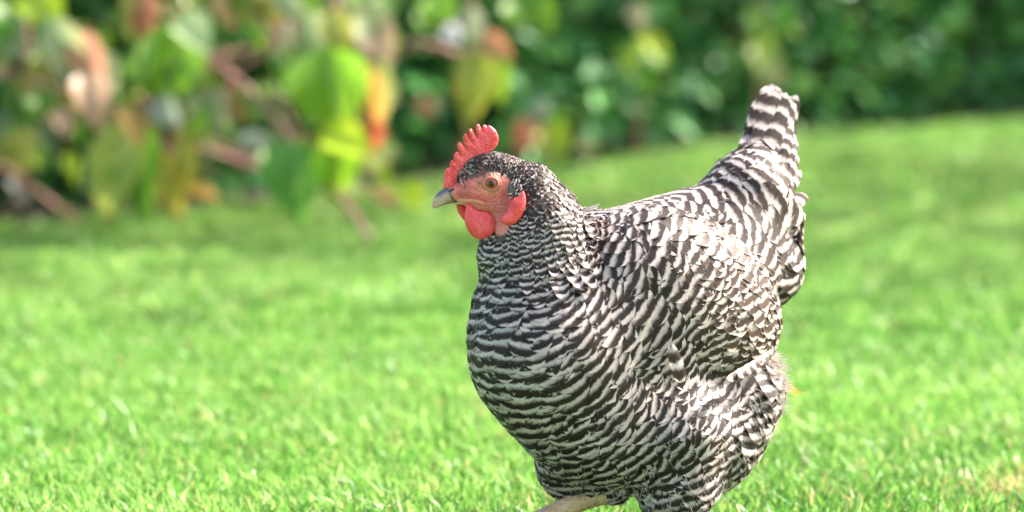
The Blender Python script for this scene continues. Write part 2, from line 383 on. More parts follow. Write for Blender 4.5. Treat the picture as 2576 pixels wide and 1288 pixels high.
# ---- evergreen hedge
def make_hedge():
    x0, x1 = HX[0] - 0.3, HX[-1] + 0.3; NU = 8500; NB = 14500
    org = np.array([0.4, float(hedge_y(0.4)) + 0.35, 0.0])
    root = empty('evergreen_hedge', org)
    tag(root, 'dense dark green evergreen hedge running along the back of the lawn', 'hedge')
    n = 19000 + NB + NU
    x = RNG.uniform(x0, x1, n); H = 1.35
    z = 0.012 + (H - 0.012) * RNG.random(n) ** 1.3
    z[-NU:] = 1.0 + RNG.random(NU) * 1.0
    dep = RNG.random(n) ** 1.5 * 0.75; dep[19000:19000 + NB] = RNG.uniform(0.45, 1.15, NB); z[19000:19000 + NB] = RNG.uniform(0.01, 1.25, NB)
    prof = 0.06 + 0.10 * np.clip(0.22 - z, 0, 1) / 0.22 - 0.10 * np.sin(np.clip(z / H, 0, 1) * 3.0) 
    q = np.stack([x, z * 0 + 3, z], -1)
    y = hedge_y(x) + 0.02 + prof + dep + 0.10 * wob(q, 4.0, 2) + 0.05 * wob(q, 11.0, 4)
    c = np.stack([x, y, z], -1)
    L = RNG.uniform(0.038, 0.070, n); L[-NU:] *= 1.5; L[19000:19000 + NB] *= 1.9; W = L * RNG.uniform(0.5, 0.68, n)
    az = RNG.uniform(0, 6.283, n); dn = RNG.uniform(-0.9, 0.25, n)
    d = norm(np.stack([np.cos(az), np.sin(az) - 0.35, dn], -1))
    up = norm(np.stack([RNG.normal(0, 0.45, n), RNG.normal(-0.45, 0.45, n), RNG.uniform(0.35, 1.0, n)], -1))
    s = norm(np.cross(up, d)); nn = np.cross(d, s)
    # pick the 300 that show largest in view
    u, v = proj(c); score = L / (c[:, 1]) - 0.02 * dep
    vis = (u > 20) & (u < 2556) & (v > 10) & (z > 0.04)
    score = np.where(vis, score + 0.004 * RNG.random(n), -9); front = np.zeros(n, bool)
    # spread the choice over the width
    for b in range(12):
        k = np.where((u >= b * 215) & (u < (b + 1) * 215))[0]
        front[k[np.argsort(-score[k])[:25]]] = True
    LV, LQ, ls, lt = leaf_grid(1, 1, 4, 1, 0.22, 0.22)
    rest = np.where(~front)[0]
    VV = (c[rest] - org)[:, None] + LV[None, :, 0:1] * (d * L[:, None])[rest][:, None] + LV[None, :, 1:2] * (s * W[:, None])[rest][:, None] + LV[None, :, 2:3] * (nn * L[:, None])[rest][:, None]
    m = len(LV); QQ = (LQ[None] + (np.arange(len(rest)) * m)[:, None, None]).reshape(-1, 4)
    me = mesh_np('hedge_foliage', VV.reshape(-1, 3), QQ); attr(me, 'rd', np.repeat(RNG.random(len(rest)), m))
    tag(obj('foliage', me, M_HEDGE, root), kind='stuff')
    LV, LQ, ls, lt = leaf_grid(1, 1, 6, 2, 0.22, 0.22)
    protos = []
    for k in range(3):
        V = LV.copy(); V[:, 1] *= (0.52, 0.6, 0.66)[k]; V[:, 2] *= (0.7, 1.0, 1.25)[k]
        me = mesh_np('hedge_leaf', V, LQ); attr(me, 'rd', np.full(len(V), k * 0.3)); me.materials.append(M_HEDGE); protos.append(me)
    for k in np.where(front)[0]:
        o = obj('leaf', protos[k % 3], None, root)
        R = Matrix((d[k], s[k], nn[k])).transposed().to_4x4()
        o.matrix_local = Matrix.Translation(Vector(c[k] - org)) @ R @ Matrix.Scale(float(L[k] * 1.1), 4)
    for k in range(26):                                   # woody stems
        xx = x0 + (x1 - x0) * (k + RNG.random()) / 26; yy = hedge_y(xx) + 0.42 + RNG.uniform(-0.1, 0.2)
        pts = np.array([[xx, yy, 0.0], [xx + RNG.normal(0, .05), yy + RNG.normal(0, .04), 0.35], [xx + RNG.normal(0, .12), yy + RNG.normal(0, .08), 0.8], [xx + RNG.normal(0, .2), yy, 1.2]]) - org
        V, Q, T = tube(spline(pts, 9), np.linspace(0.014, 0.005, 9), 6)
        obj('stem', mesh_np('hedge_stem', V, Q, True, T), M_BARK, root)
make_hedge()

# ---- broad-leaved plants with pink stems in front of the hedge
G1 = (0.11, 0.29, 0.030); G2 = (0.19, 0.40, 0.035); LIME = (0.36, 0.54, 0.03); YEL = (0.52, 0.46, 0.04)
PALE = (0.36, 0.48, 0.25); PINK = (0.54, 0.27, 0.21); PEACH = (0.58, 0.40, 0.29); ORNG = (0.62, 0.28, 0.06); DKG = (0.03, 0.12, 0.02); OLV = (0.26, 0.28, 0.06); WHT = (0.30, 0.36, 0.28)
RED = (0.50, 0.10, 0.06)
def broad_plant(name, label, org_uv, stems, leaves, smat=None, fill=0, box=None):
    """stems: list of ([(u,v,y),...], r0, r1); leaves: (ub,vb,ut,vt,width_px,y,colour,turn,flip)"""
    g = ground_pt(*org_uv); root = empty(name, (g[0], g[1], 0)); org = np.array([g[0], g[1], 0.0])
    tag(root, label, 'plant')
    lines = []; stems = list(stems)
    for k in range(fill // 6):
        u0 = random.uniform(box[0], box[1]); v0 = random.uniform(box[2] + 40, box[3]); a_ = random.uniform(-0.7, 1.0); Ln = random.uniform(90, 190); yy = random.uniform(5.4, 5.65)
        stems.append(([(u0 - Ln * math.cos(a_), v0 - Ln * math.sin(a_), yy), (u0, v0 - random.uniform(0, 14), yy), (u0 + Ln * math.cos(a_), v0 + Ln * math.sin(a_), yy)], 0.0038, 0.0026))
    for pts, r0, r1 in stems:
        p = spline(np.array([P(*q) for q in pts]), 14); p[:, 2] = np.maximum(p[:, 2], 0.0); lines.append(p)
        V, Q, T = tube(p - org, np.linspace(r0, r1, 14) * 0.72, 8)
        obj('stem', mesh_np('plant_stem', V, Q, True, T), smat or M_STEM, root)
    allp = np.concatenate(lines); leaves = list(leaves)
    for k in range(fill):
        ub = random.uniform(box[0], box[1]); vb = random.uniform(box[2], box[3]); an_ = random.uniform(-0.9, 0.9); Ln = random.uniform(55, 130)
        leaves.append((ub, vb, ub + Ln * math.sin(an_), vb + Ln * math.cos(an_), random.uniform(28, 70), random.uniform(5.38, 5.75),
                       random.choice([G1, G1, G2, OLV, (0.20, 0.36, 0.08), (0.26, 0.40, 0.14), (0.30, 0.42, 0.22), LIME, (0.40, 0.30, 0.18)]), random.choice([0, .1, .1, .3, .6])))
    for (ub, vb, ut, vt, wpx, y, colr, turn) in leaves:
        b = P(ub, vb, y); t = P(ut, vt, y - 0.015 + random.uniform(-0.03, 0.02)); t[2] = max(t[2], 0.012)
        L = np.linalg.norm(t - b); d = (t - b) / L
        nrm = np.array([random.uniform(-0.35, 0.35), -0.8, random.uniform(0.25, 0.75)]); s = np.cross(nrm, d); s /= np.linalg.norm(s); nn = np.cross(d, s)
        W = 1.08 * wpx / FPX * y
        V, Q, ss, tt = leaf_grid(L, W, 9, 3, random.uniform(0.3, 0.9), random.uniform(0.04, 0.22), random.uniform(0.03, 0.10), random.uniform(0.55, 0.85))
        Vw = b + V[:, :1] * d + V[:, 1:2] * s + V[:, 2:] * nn
        k = np.argmin(np.linalg.norm(allp - b, axis=1)); a = allp[k]
        pts = spline(np.array([a, (a + b) / 2 + [0, -0.004, 0.008], b, b + d * L * 0.15 + nn * 0.0]), 6)
        PV, PQ, PT = tube(pts, np.linspace(0.0022, 0.0014, 6), 5, True)
        n0 = len(Vw)
        me = mesh_np('broad_leaf', np.vstack([Vw, PV]) - org, np.vstack([Q, PQ + n0]), True, PT + n0)
        attr(me, 'ss', np.r_[ss, np.full(len(PV), 0.0)]); attr(me, 'tt', np.r_[tt, np.full(len(PV), 0.0)])
        o = obj('leaf', me, M_LEAF, root); o.color = (*colr, turn * 0.6)
    return root

broad_plant('pink_stemmed_plant', 'leafy plant with pale pink and lime drooping leaves at the far left edge', (60, 552),
    [([(-60, 585, 5.75), (60, 470, 5.6), (40, 300, 5.5), (70, 120, 5.45), (50, -120, 5.45)], 0.009, 0.005),
     ([(200, 560, 5.6), (90, 480, 5.55), (0, 410, 5.5), (-90, 340, 5.5)], 0.008, 0.005),
     ([(-60, 165, 5.5), (60, 200, 5.45), (200, 240, 5.4), (300, 285, 5.4)], 0.006, 0.004)],
    [(70, -30, 150, 60, 120, 5.40, LIME, 0.1), (120, 40, 215, 190, 100, 5.36, PALE, 0.5), (190, 80, 260, 215, 80, 5.37, PINK, 0.9), (215, 180, 250, 330, 90, 5.35, PEACH, 0.6),
     (140, 70, 190, 230, 90, 5.40, WHT, 0.1), (250, 130, 290, 240, 60, 5.42, PALE, 0.2), (60, 170, 190, 270, 110, 5.45, OLV, 0.2), (20, 190, 40, 350, 150, 5.48, DKG, 0.0), (90, 230, 130, 300, 90, 5.42, G1, 0.2),
     (60, 320, 40, 440, 85, 5.42, (0.42, 0.44, 0.10), 0.2), (140, 280, 175, 340, 55, 5.40, PEACH, 0.6), (-20, 60, 60, 130, 110, 5.5, (0.22, 0.34, 0.20), 0.1), (-30, 330, 20, 410, 90, 5.5, G1, 0.1), (-10, -20, 50, 60, 90, 5.55, G1, 0.1),
     (100, 330, 110, 420, 60, 5.5, (0.20, 0.28, 0.18), 0.1), (30, 440, 70, 520, 50, 5.6, (0.25, 0.28, 0.26), 0.2)], fill=22, box=(-30, 290, -60, 400))
broad_plant('pink_stemmed_plant', 'leafy plant with a big yellow green leaf arching down from an orange stalk', (390, 535),
    [([(420, 545, 5.75), (400, 470, 5.65), (440, 300, 5.5), (400, 120, 5.5), (360, -120, 5.5)], 0.008, 0.004),
     ([(300, 285, 5.42), (345, 290, 5.38), (355, 320, 5.36)], 0.007, 0.005),
     ([(150, 330, 5.6), (300, 290, 5.5), (420, 300, 5.5)], 0.006, 0.005)],
    [(350, 300, 238, 560, 140, 5.32, (0.42, 0.50, 0.11), 0.2), (360, 320, 360, 560, 130, 5.35, (0.12, 0.32, 0.03), 0.15), (305, 270, 365, 370, 60, 5.30, (0.36, 0.24, 0.08), 0.4), (400, 380, 450, 560, 80, 5.40, (0.44, 0.42, 0.06), 0.4),
     (470, 300, 470, 490, 50, 5.40, (0.45, 0.46, 0.08), 0.5), (395, 250, 450, 320, 62, 5.38, WHT, 0.1), (470, 60, 400, 260, 150, 5.42, G2, 0.1), (440, 60, 530, 130, 100, 5.40, PALE, 0.1), (340, 110, 400, 240, 110, 5.45, G1, 0.1), (450, 120, 470, 260, 90, 5.44, (0.14, 0.30, 0.06), 0.1),
     (370, -20, 365, 110, 85, 5.5, (0.45, 0.20, 0.14), 0.7), (500, 30, 520, 120, 60, 5.55, G1, 0.1), (290, 20, 330, 110, 70, 5.55, (0.10, 0.2, 0.03), 0.2), (500, 230, 560, 330, 100, 5.5, (0.25, 0.33, 0.20), 0.3), (480, 330, 560, 360, 60, 5.6, G1, 0.1)], fill=22, box=(280, 560, -60, 400))
broad_plant('pink_stemmed_plant', 'leafy plant with criss-cross pink stems and a large lime leaf with red edge', (860, 490),
    [([(930, 600, 5.05), (880, 520, 5.15), (810, 450, 5.3), (700, 310, 5.35), (600, 200, 5.4), (500, 140, 5.45)], 0.006, 0.007),
     ([(700, 440, 5.7), (560, 390, 5.65), (440, 350, 5.65)], 0.008, 0.006),
     ([(480, 190, 5.5), (600, 170, 5.45), (740, 100, 5.45), (860, 90, 5.5)], 0.007, 0.005),
     ([(480, 150, 5.5), (620, 125, 5.55), (760, 85, 5.55)], 0.007, 0.005),
     ([(860, 510, 5.6), (850, 400, 5.5), (860, 200, 5.45), (840, -60, 5.5), (820, -200, 5.5)], 0.009, 0.005),
     ([(560, 300, 5.6), (580, 220, 5.55), (560, 120, 5.5)], 0.007, 0.005)],
    [(830, 110, 850, 340, 190, 5.32, G2, 0.15), (780, 150, 790, 330, 120, 5.38, (0.14, 0.32, 0.06), 0.1), (925, 160, 945, 360, 56, 5.30, (0.50, 0.28, 0.07), 0.7), (960, 140, 950, 330, 60, 5.33, (0.42, 0.48, 0.14), 0.4), (930, 300, 935, 390, 70, 5.3, RED, 0.8),
     (800, 340, 940, 385, 100, 5.25, (0.42, 0.58, 0.03), 0.1), (760, 350, 745, 560, 150, 5.30, (0.12, 0.34, 0.05), 0.05), (850, 370, 830, 500, 110, 5.27, (0.24, 0.46, 0.02), 0.1), (700, 340, 720, 440, 70, 5.38, (0.16, 0.32, 0.1), 0.1),
     (760, 30, 800, 170, 110, 5.40, PALE, 0.1), (870, 10, 990, 130, 120, 5.40, (0.36, 0.44, 0.20), 0.3), (830, 20, 870, 150, 80, 5.36, (0.34, 0.38, 0.09), 0.5), (930, 60, 980, 160, 90, 5.4, PEACH, 0.3), (900, -40, 960, 40, 90, 5.45, G2, 0.1), (700, 60, 740, 110, 60, 5.4, PINK, 0.4), (690, 190, 760, 250, 70, 5.45, G1, 0.2),
     (640, -40, 600, 60, 90, 5.5, (0.12, 0.2, 0.03), 0.2), (540, -20, 600, 70, 80, 5.55, (0.35, 0.28, 0.12), 0.5), (700, -40, 680, 60, 100, 5.5, OLV, 0.2), (760, -30, 780, 40, 80, 5.5, G2, 0.1), (490, -30, 470, 40, 70, 5.6, G1, 0.2), (590, 190, 590, 320, 50, 5.55, (0.40, 0.22, 0.15), 0.4), (650, 330, 640, 410, 70, 5.7, (0.30, 0.38, 0.34), 0.0), (1000, 470, 1070, 530, 60, 5.2, (0.35, 0.5, 0.03), 0.1), (930, 480, 1010, 520, 40, 5.2, (0.45, 0.3, 0.12), 0.5)], fill=30, box=(560, 1000, -60, 380))
broad_plant('climbing_plant', 'plant with yellowing hanging leaf and dark red stem right of the red edged plant', (1160, 440),
    [([(980, 105, 5.8), (1080, 115, 5.75), (1180, 140, 5.75), (1280, 130, 5.8)], 0.010, 0.008),
     ([(1150, 440, 6.1), (1170, 330, 5.95), (1200, 140, 5.8), (1180, -60, 5.8)], 0.008, 0.005)],
    [(1220, 130, 1170, 320, 100, 5.65, (0.34, 0.42, 0.06), 0.6), (1260, 130, 1250, 270, 70, 5.67, (0.22, 0.42, 0.03), 0.2), (1220, 90, 1290, 150, 56, 5.65, (0.40, 0.20, 0.11), 0.6), (1090, -20, 1120, 60, 90, 5.75, G2, 0.1), (1120, 70, 1160, 105, 46, 5.72, (0.72, 0.70, 0.74), 0.0),  # last leaf is near white: a bright highlight put into its colour
     (1180, 20, 1200, 110, 60, 5.72, (0.40, 0.44, 0.28), 0.2), (1290, -20, 1330, 70, 110, 5.8, (0.10, 0.24, 0.02), 0.1), (1050, 20, 1100, 80, 70, 5.8, G1, 0.2), (1340, 0, 1380, 90, 90, 5.85, (0.14, 0.30, 0.03), 0.1), (1060, 240, 1080, 300, 50, 5.9, (0.42, 0.25, 0.15), 0.7)])
broad_plant('young_plant', 'small plant with lime leaf and reddish leaf just behind the hen’s comb', (1370, 418),
    [([(1370, 425, 6.35), (1365, 350, 6.3), (1355, 270, 6.3)], 0.006, 0.003)],
    [(1355, 330, 1300, 385, 80, 6.2, (0.42, 0.12, 0.07), 0.8), (1370, 320, 1410, 400, 90, 6.2, (0.28, 0.40, 0.03), 0.1), (1360, 250, 1365, 305, 50, 6.25, WHT, 0.0), (1330, 310, 1290, 340, 50, 6.25, (0.4, 0.2, 0.1), 0.7), (1380, 300, 1420, 330, 60, 6.3, G1, 0.1)])
broad_plant('young_plant', 'leafy shoot with pale yellow green leaves against the dark hedge', (1600, 392),
    [([(1600, 395, 6.55), (1610, 280, 6.5), (1640, 150, 6.45), (1600, 20, 6.45)], 0.006, 0.003)],
    [(1610, 90, 1670, 150, 66, 6.4, (0.36, 0.46, 0.04), 0.1), (1600, 110, 1570, 190, 60, 6.42, (0.22, 0.36, 0.05), 0.1), (1610, 10, 1600, 70, 50, 6.4, (0.5, 0.46, 0.30), 0.4), (1640, 130, 1690, 160, 50, 6.4, G2, 0.0), (1600, 180, 1640, 240, 60, 6.45, G1, 0.0), (1560, 170, 1530, 230, 60, 6.5, (0.12, 0.28, 0.08), 0)])
broad_plant('young_plant', 'leafy shoot with a pale hanging leaf above the hen’s tail', (1900, 350),
    [([(1900, 355, 7.0), (1905, 240, 6.95), (1930, 80, 6.9), (1900, -60, 6.9)], 0.006, 0.003)],
    [(1900, 100, 1950, 210, 80, 6.85, (0.34, 0.42, 0.12), 0.15), (1930, 80, 1900, 150, 60, 6.85, (0.30, 0.46, 0.06), 0.0), (1880, 20, 1930, 80, 60, 6.9, G2, 0), (1950, 30, 1990, 90, 60, 6.9, G1, 0), (1940, 170, 1960, 220, 46, 6.85, (0.5, 0.5, 0.28), 0.2)])

# ---- fallen leaves on the lawn
def fallen(u, v, size, colr, turn, ang, label):
    g = ground_pt(u, v); V, Q, ss, tt = leaf_grid(size, size * 0.6, 7, 2, 0.35, 0.12, 0.06)
    V[:, 0] -= size / 2
    me = mesh_np('fallen_leaf', V, Q); attr(me, 'ss', ss); attr(me, 'tt', tt)
    o = obj('fallen_leaf', me, M_LEAF); o.color = (*colr, turn); o.location = (g[0], g[1], 0.05); o.rotation_euler = (0.5, 0.15, ang)
    tag(o, label, 'leaf', 'fallen leaves on the lawn')
fallen(515, 552, 0.075, (0.62, 0.40, 0.05), 0.4, 0.3, 'golden yellow fallen leaf on the lawn before the plants at left')
fallen(1995, 1085, 0.030, (0.65, 0.26, 0.05), 0.7, 1.2, 'small orange fallen leaf right of the hen’s rear')
fallen(1010, 440, 0.07, (0.26, 0.08, 0.04), 0.3, 0.9, 'reddish brown fallen leaf at the hedge foot left of the comb')
fallen(1560, 395, 0.10, (0.16, 0.07, 0.035), 0.25, 0.1, 'brown curled fallen leaf at the hedge foot behind the hen’s back')
fallen(1480, 425, 0.08, (0.30, 0.26, 0.14), 0.2, 2.1, 'pale tan fallen leaf on the grass edge behind the neck')

# ---- unseen tree, added right of the view to shade the back of the lawn
def make_shade_tree(loc, hgt, rad, nleaf):
    org = np.array([loc[0], loc[1], 0.0]); root = empty('added_shade_tree', org)
    tag(root, 'unseen leafy tree added right of the view to shade the grass before the hedge', 'tree')
    c = np.array([0, 0, hgt])
    tr = spline(np.array([[0, 0, -0.05], [0.06, 0.03, hgt * .35], [0.0, 0.1, hgt * .75], [0.1, 0.05, hgt + .5]]), 14)
    V, Q, T = tube(tr, np.linspace(0.13, 0.03, 14), 10); obj('trunk', mesh_np('tree_trunk', V, Q, True, T), M_BARK, root)
    for k in range(9):
        a = k * 2.4; e = c + np.array([math.cos(a) * rad[0] * .75, math.sin(a) * rad[1] * .75, RNG.uniform(-.4, .7)]); b = tr[6 + k % 6]
        V, Q, T = tube(spline(np.array([b, (b + e) / 2 + [0, 0, .15], e]), 8), np.linspace(.05, .012, 8), 7); obj('limb', mesh_np('tree_limb', V, Q, True, T), M_BARK, root)
    d = norm(RNG.normal(size=(nleaf, 3))); p = c + d * (RNG.random(nleaf) ** .45)[:, None] * np.array(rad); p += 0.18 * np.stack([wob(p, 2.5, k) for k in (1, 3, 5)], -1)
    p = p[wob(p, 1.7, 9) > -0.45]; m = len(p)
    dd = norm(RNG.normal(size=(m, 3)) + [0, 0, -.4]); up = norm(RNG.normal(size=(m, 3)) * .6 + [0, 0, 1]); ss_ = norm(np.cross(up, dd)); nn_ = np.cross(dd, ss_); L = RNG.uniform(.08, .13, m)
    LV, LQ, _, _ = leaf_grid(1, .62, 4, 1, .2, .2)
    VV = p[:, None] + LV[None, :, :1] * (dd * L[:, None])[:, None] + LV[None, :, 1:2] * (ss_ * L[:, None])[:, None] + LV[None, :, 2:] * (nn_ * L[:, None])[:, None]
    me = mesh_np('tree_crown', VV.reshape(-1, 3), (LQ[None] + (np.arange(m) * len(LV))[:, None, None]).reshape(-1, 4)); attr(me, 'rd', np.repeat(RNG.random(m), len(LV)))
    tag(obj('crown', me, M_HEDGE, root), kind='stuff')
make_shade_tree((3.7, 7.2), 3.9, (2.6, 1.6, 0.9), 1800)

# ================================================================== the hen
def surface_nets(F, xs, ys, zs):
    S = F < 0
    nx, ny, nz = F.shape
    acc = np.zeros((nx - 1, ny - 1, nz - 1, 3), np.float32); cnt = np.zeros((nx - 1, ny - 1, nz - 1), np.float32)
    ax = [xs, ys, zs]
    cross = []
    for a in range(3):
        sl0 = [slice(None)] * 3; sl1 = [slice(None)] * 3; sl0[a] = slice(0, -1); sl1[a] = slice(1, None)
        f0 = F[tuple(sl0)]; f1 = F[tuple(sl1)]; C = S[tuple(sl0)] != S[tuple(sl1)]
        cross.append(C)
        idx = np.argwhere(C)
        t = f0[C] / (f0[C] - f1[C])
        pos = np.stack([ax[k][idx[:, k]] for k in range(3)], -1)
        pos[:, a] += t * (ax[a][idx[:, a] + 1] - ax[a][idx[:, a]])
        o1, o2 = [k for k in range(3) if k != a]
        for d1 in (0, -1):
            for d2 in (0, -1):
                ci = idx.copy(); ci[:, o1] += d1; ci[:, o2] += d2
                ok = np.all((ci >= 0) & (ci < np.array(acc.shape[:3])), 1)
                q = ci[ok]
                np.add.at(acc, (q[:, 0], q[:, 1], q[:, 2]), pos[ok]); np.add.at(cnt, (q[:, 0], q[:, 1], q[:, 2]), 1)
    act = cnt > 0
    ids = np.full(cnt.shape, -1, np.int64); ids[act] = np.arange(act.sum())
    V = acc[act] / cnt[act][:, None]
    Qs = []
    for a in range(3):
        idx = np.argwhere(cross[a]); o1, o2 = [(1, 2), (2, 0), (0, 1)][a]
        ok = (idx[:, o1] > 0) & (idx[:, o2] > 0) & (idx[:, o1] < F.shape[o1] - 1) & (idx[:, o2] < F.shape[o2] - 1)
        idx = idx[ok]
        def cell(d1, d2):
            c = idx.copy(); c[:, o1] += d1; c[:, o2] += d2
            return ids[c[:, 0], c[:, 1], c[:, 2]]
        q = np.stack([cell(-1, -1), cell(0, -1), cell(0, 0), cell(-1, 0)], -1)
        flip = ~S[idx[:, 0], idx[:, 1], idx[:, 2]]
        q[flip] = q[flip][:, ::-1]
        Qs.append(q)
    return V, np.concatenate(Qs)

HY0 = 3.0; TH = math.radians(35)
HO = P(1600, 870, HY0)
FV = np.array([-math.cos(TH), -math.sin(TH), 0.0]); LV_ = np.array([math.sin(TH), -math.cos(TH), 0.0]); UV_ = np.array([0, 0, 1.0])
HEN = np.array([HO[0], HO[1], 0.0])
def H(u, v, dy): return P(u, v, HY0 + dy)
MM = 0.001
def rot_axes(pitch=0.0, yaw=0.0):
    """hen axes (forward, left, up) pitched nose-up and yawed"""
    f = FV * math.cos(pitch) + UV_ * math.sin(pitch); u = UV_ * math.cos(pitch) - FV * math.sin(pitch)
    l = LV_
    if yaw: f, l = f * math.cos(yaw) + l * math.sin(yaw), l * math.cos(yaw) - f * math.sin(yaw)
    return np.stack([f, l, u], 1)
def ell(p, c, r, R):
    q = (p - c) @ R; r = np.asarray(r) * MM
    k0 = np.linalg.norm(q / r, axis=-1); k1 = np.linalg.norm(q / (r * r), axis=-1)
    return k0 * (k0 - 1) / np.maximum(k1, 1e-9)
def rcone(p, a, b, ra, rb):
    ba = b - a; t = np.clip(((p - a) @ ba) / (ba @ ba), 0, 1)
    return np.linalg.norm(p - a - t[..., None] * ba, axis=-1) - (ra + t * (rb - ra)) * MM
def smin(a, b, k):
    k = k * MM; h = np.clip(0.5 + 0.5 * (b - a) / k, 0, 1)
    return b + (a - b) * h - k * h * (1 - h)
ID = np.eye(3)
Z1 = lambda x, y: (1037.7 + x * 0.2931, 283 + y * 0.2931)
HD = -0.085                                                # head depth offset
R0 = rot_axes(0.0); RB = rot_axes(0.10); RS = rot_axes(-0.15)
LEG_L = [H(1700, 1090, -0.035), H(1700, 1230, -0.035), H(1690, 1300, -0.04)]
LEG_R = [H(1480, 1090, 0.0), H(1455, 1165, -0.012), H(1540, 1222, -0.03)]
C_BODY = H(1610, 850, 0.0); C_BREAST = H(1396, 862, -0.058); C_BELLY = H(1560, 1040, -0.02); C_RUMP = H(1800, 985, 0.035)
C_BACK = H(1565, 652, 0.012); C_HAM = H(1762, 1110, 0.01)
C_SADDLE = H(1715, 640, 0.055); T0, T1, T2 = H(1800, 640, 0.060), H(1882, 492, 0.085), H(1908, 425, 0.100)
T3 = H(1928, 675, 0.085); T4 = H(1950, 555, 0.09)
NK = [H(1335, 476, HD + 0.004), H(1362, 555, -0.078), H(1348, 640, -0.070), H(1350, 740, -0.062)]
TH0 = H(1282, 528, HD); TH1 = H(1270, 640, -0.074)
HDC = H(*Z1(650, 620), HD)
def sdf_body(p):
    d = ell(p, C_BODY, (138, 70, 116), RB)
    d = smin(d, ell(p, C_BACK, (92, 66, 46), R0), 30)
    d = smin(d, ell(p, C_HAM, (50, 50, 48), R0), 30)
    d = smin(d, ell(p, C_BREAST, (86, 74, 92), R0), 40)
    d = smin(d, ell(p, C_BELLY, (104, 70, 68), R0), 30)
    d = smin(d, ell(p, C_RUMP, (62, 62, 60), R0), 30)
    d = smin(d, ell(p, C_SADDLE, (62, 56, 58), R0), 30)
    d = smin(d, rcone(p, T0, T1, 62, 40), 25)
    d = smin(d, rcone(p, T1, T2, 40, 21), 15)
    d = smin(d, rcone(p, T1, T4, 26, 20), 15)
    d = smin(d, rcone(p, T4, T3, 19, 25), 15)
    d = smin(d, rcone(p, T0, T3, 50, 31), 20)
    n = rcone(p, NK[0], NK[1], 25, 36); n = smin(n, rcone(p, NK[1], NK[2], 36, 44), 12); n = smin(n, rcone(p, NK[2], NK[3], 44, 54), 15)
    h = ell(p, HDC, (30, 17, 25), HEADR)
    h = smin(h, ell(p, H(*Z1(700, 480), HD), (26, 14, 15), HEADR), 8)
    h = smin(h, rcone(p, HDC, H(*Z1(375, 690), HD), 16, 7.5), 10)
    h = smin(h, ell(p, H(*Z1(650, 765), HD), (22, 12, 9), HEADR), 6)
    h = smin(h, ell(p, H(*Z1(690, 545), HD), (12, 17.5, 5), HEADR), 5)        # brow
    n = smin(n, h, 12); n = smin(n, rcone(p, TH0, TH1, 13, 26), 10)
    d = smin(d, n, 20)
    for L in (LEG_L, LEG_R):
        d = smin(d, rcone(p, L[0], L[1], 50, 33), 22); d = smin(d, rcone(p, L[1], L[2], 34, 13), 12)
    return d
_hy = math.radians(4)
HEADR = np.stack([np.array([-math.cos(_hy), -math.sin(_hy), 0]), np.array([math.sin(_hy), -math.cos(_hy), 0]), UV_], 1)
W_C = H(1738, 754, -0.029); RW = rot_axes(0.50, -0.02)
W_C2 = H(1640, 700, -0.026)
def sdf_wing(p):
    d = ell(p, W_C, (112, 36, 74), RW)
    d = smin(d, ell(p, W_C2, (66, 34, 58), RW), 30)
    return d
def sdf_drape(p):
    a = (p - W_C) @ FV
    b = sdf_body(p); w_ = sdf_wing(p); k = np.interp(a, [-0.03, 0.03], [2, 30]) * MM
    h = np.clip(0.5 + 0.5 * (w_ - b) / k, 0, 1)
    return w_ + (b - w_) * h - k * h * (1 - h)
def grad(f, p, e=0.0012):
    g = np.stack([f(p + e * np.eye(3)[k]) - f(p - e * np.eye(3)[k]) for k in range(3)], -1)
    return norm(g)
def mirror(p):
    q = p - HO; return p - 2 * (q @ LV_)[..., None] * LV_

# ---- body mesh
def axis(lo, hi, step, flo=None, fhi=None, fine=None):
    if flo is None: return np.arange(lo, hi, step)
    return np.concatenate([np.arange(lo, flo, step), np.arange(flo, fhi, fine), np.arange(fhi, hi, step)])
lo = H(1040, 300, 0); hi = H(2080, 1340, 0)
AX = axis(H(1090, 0, 0)[0], H(2060, 0, 0)[0], 0.0036, H(1125, 0, 0)[0] - 0.004, H(1350, 0, 0)[0], 0.0018)
AY = axis(HY0 - 0.19, HY0 + 0.19, 0.0036)
AZ = axis(H(0, 1345, 0)[2], H(0, 320, 0)[2], 0.0036, H(0, 600, HD)[2], H(0, 350, HD)[2] + 0.01, 0.0018)
def field(f, ax, ay, az):
    F = np.empty((len(ax), len(ay), len(az)), np.float32)
    Y, Z = np.meshgrid(ay, az, indexing='ij')
    for i, x in enumerate(ax):
        p = np.stack([np.full(Y.shape, x), Y, Z], -1); F[i] = f(p.reshape(-1, 3)).reshape(Y.shape)
    return F
BV, BQ = surface_nets(field(sdf_body, AX, AY, AZ), AX, AY, AZ)
BV = BV.astype(float)
WX = axis(W_C[0] - 0.15, W_C[0] + 0.14, 0.004); WY = axis(W_C[1] - 0.13, W_C[1] + 0.12, 0.004); WZ = axis(W_C[2] - 0.13, W_C[2] + 0.13, 0.004)
WV, WQ = surface_nets(field(sdf_wing, WX, WY, WZ), WX, WY, WZ); WV = WV.astype(float)

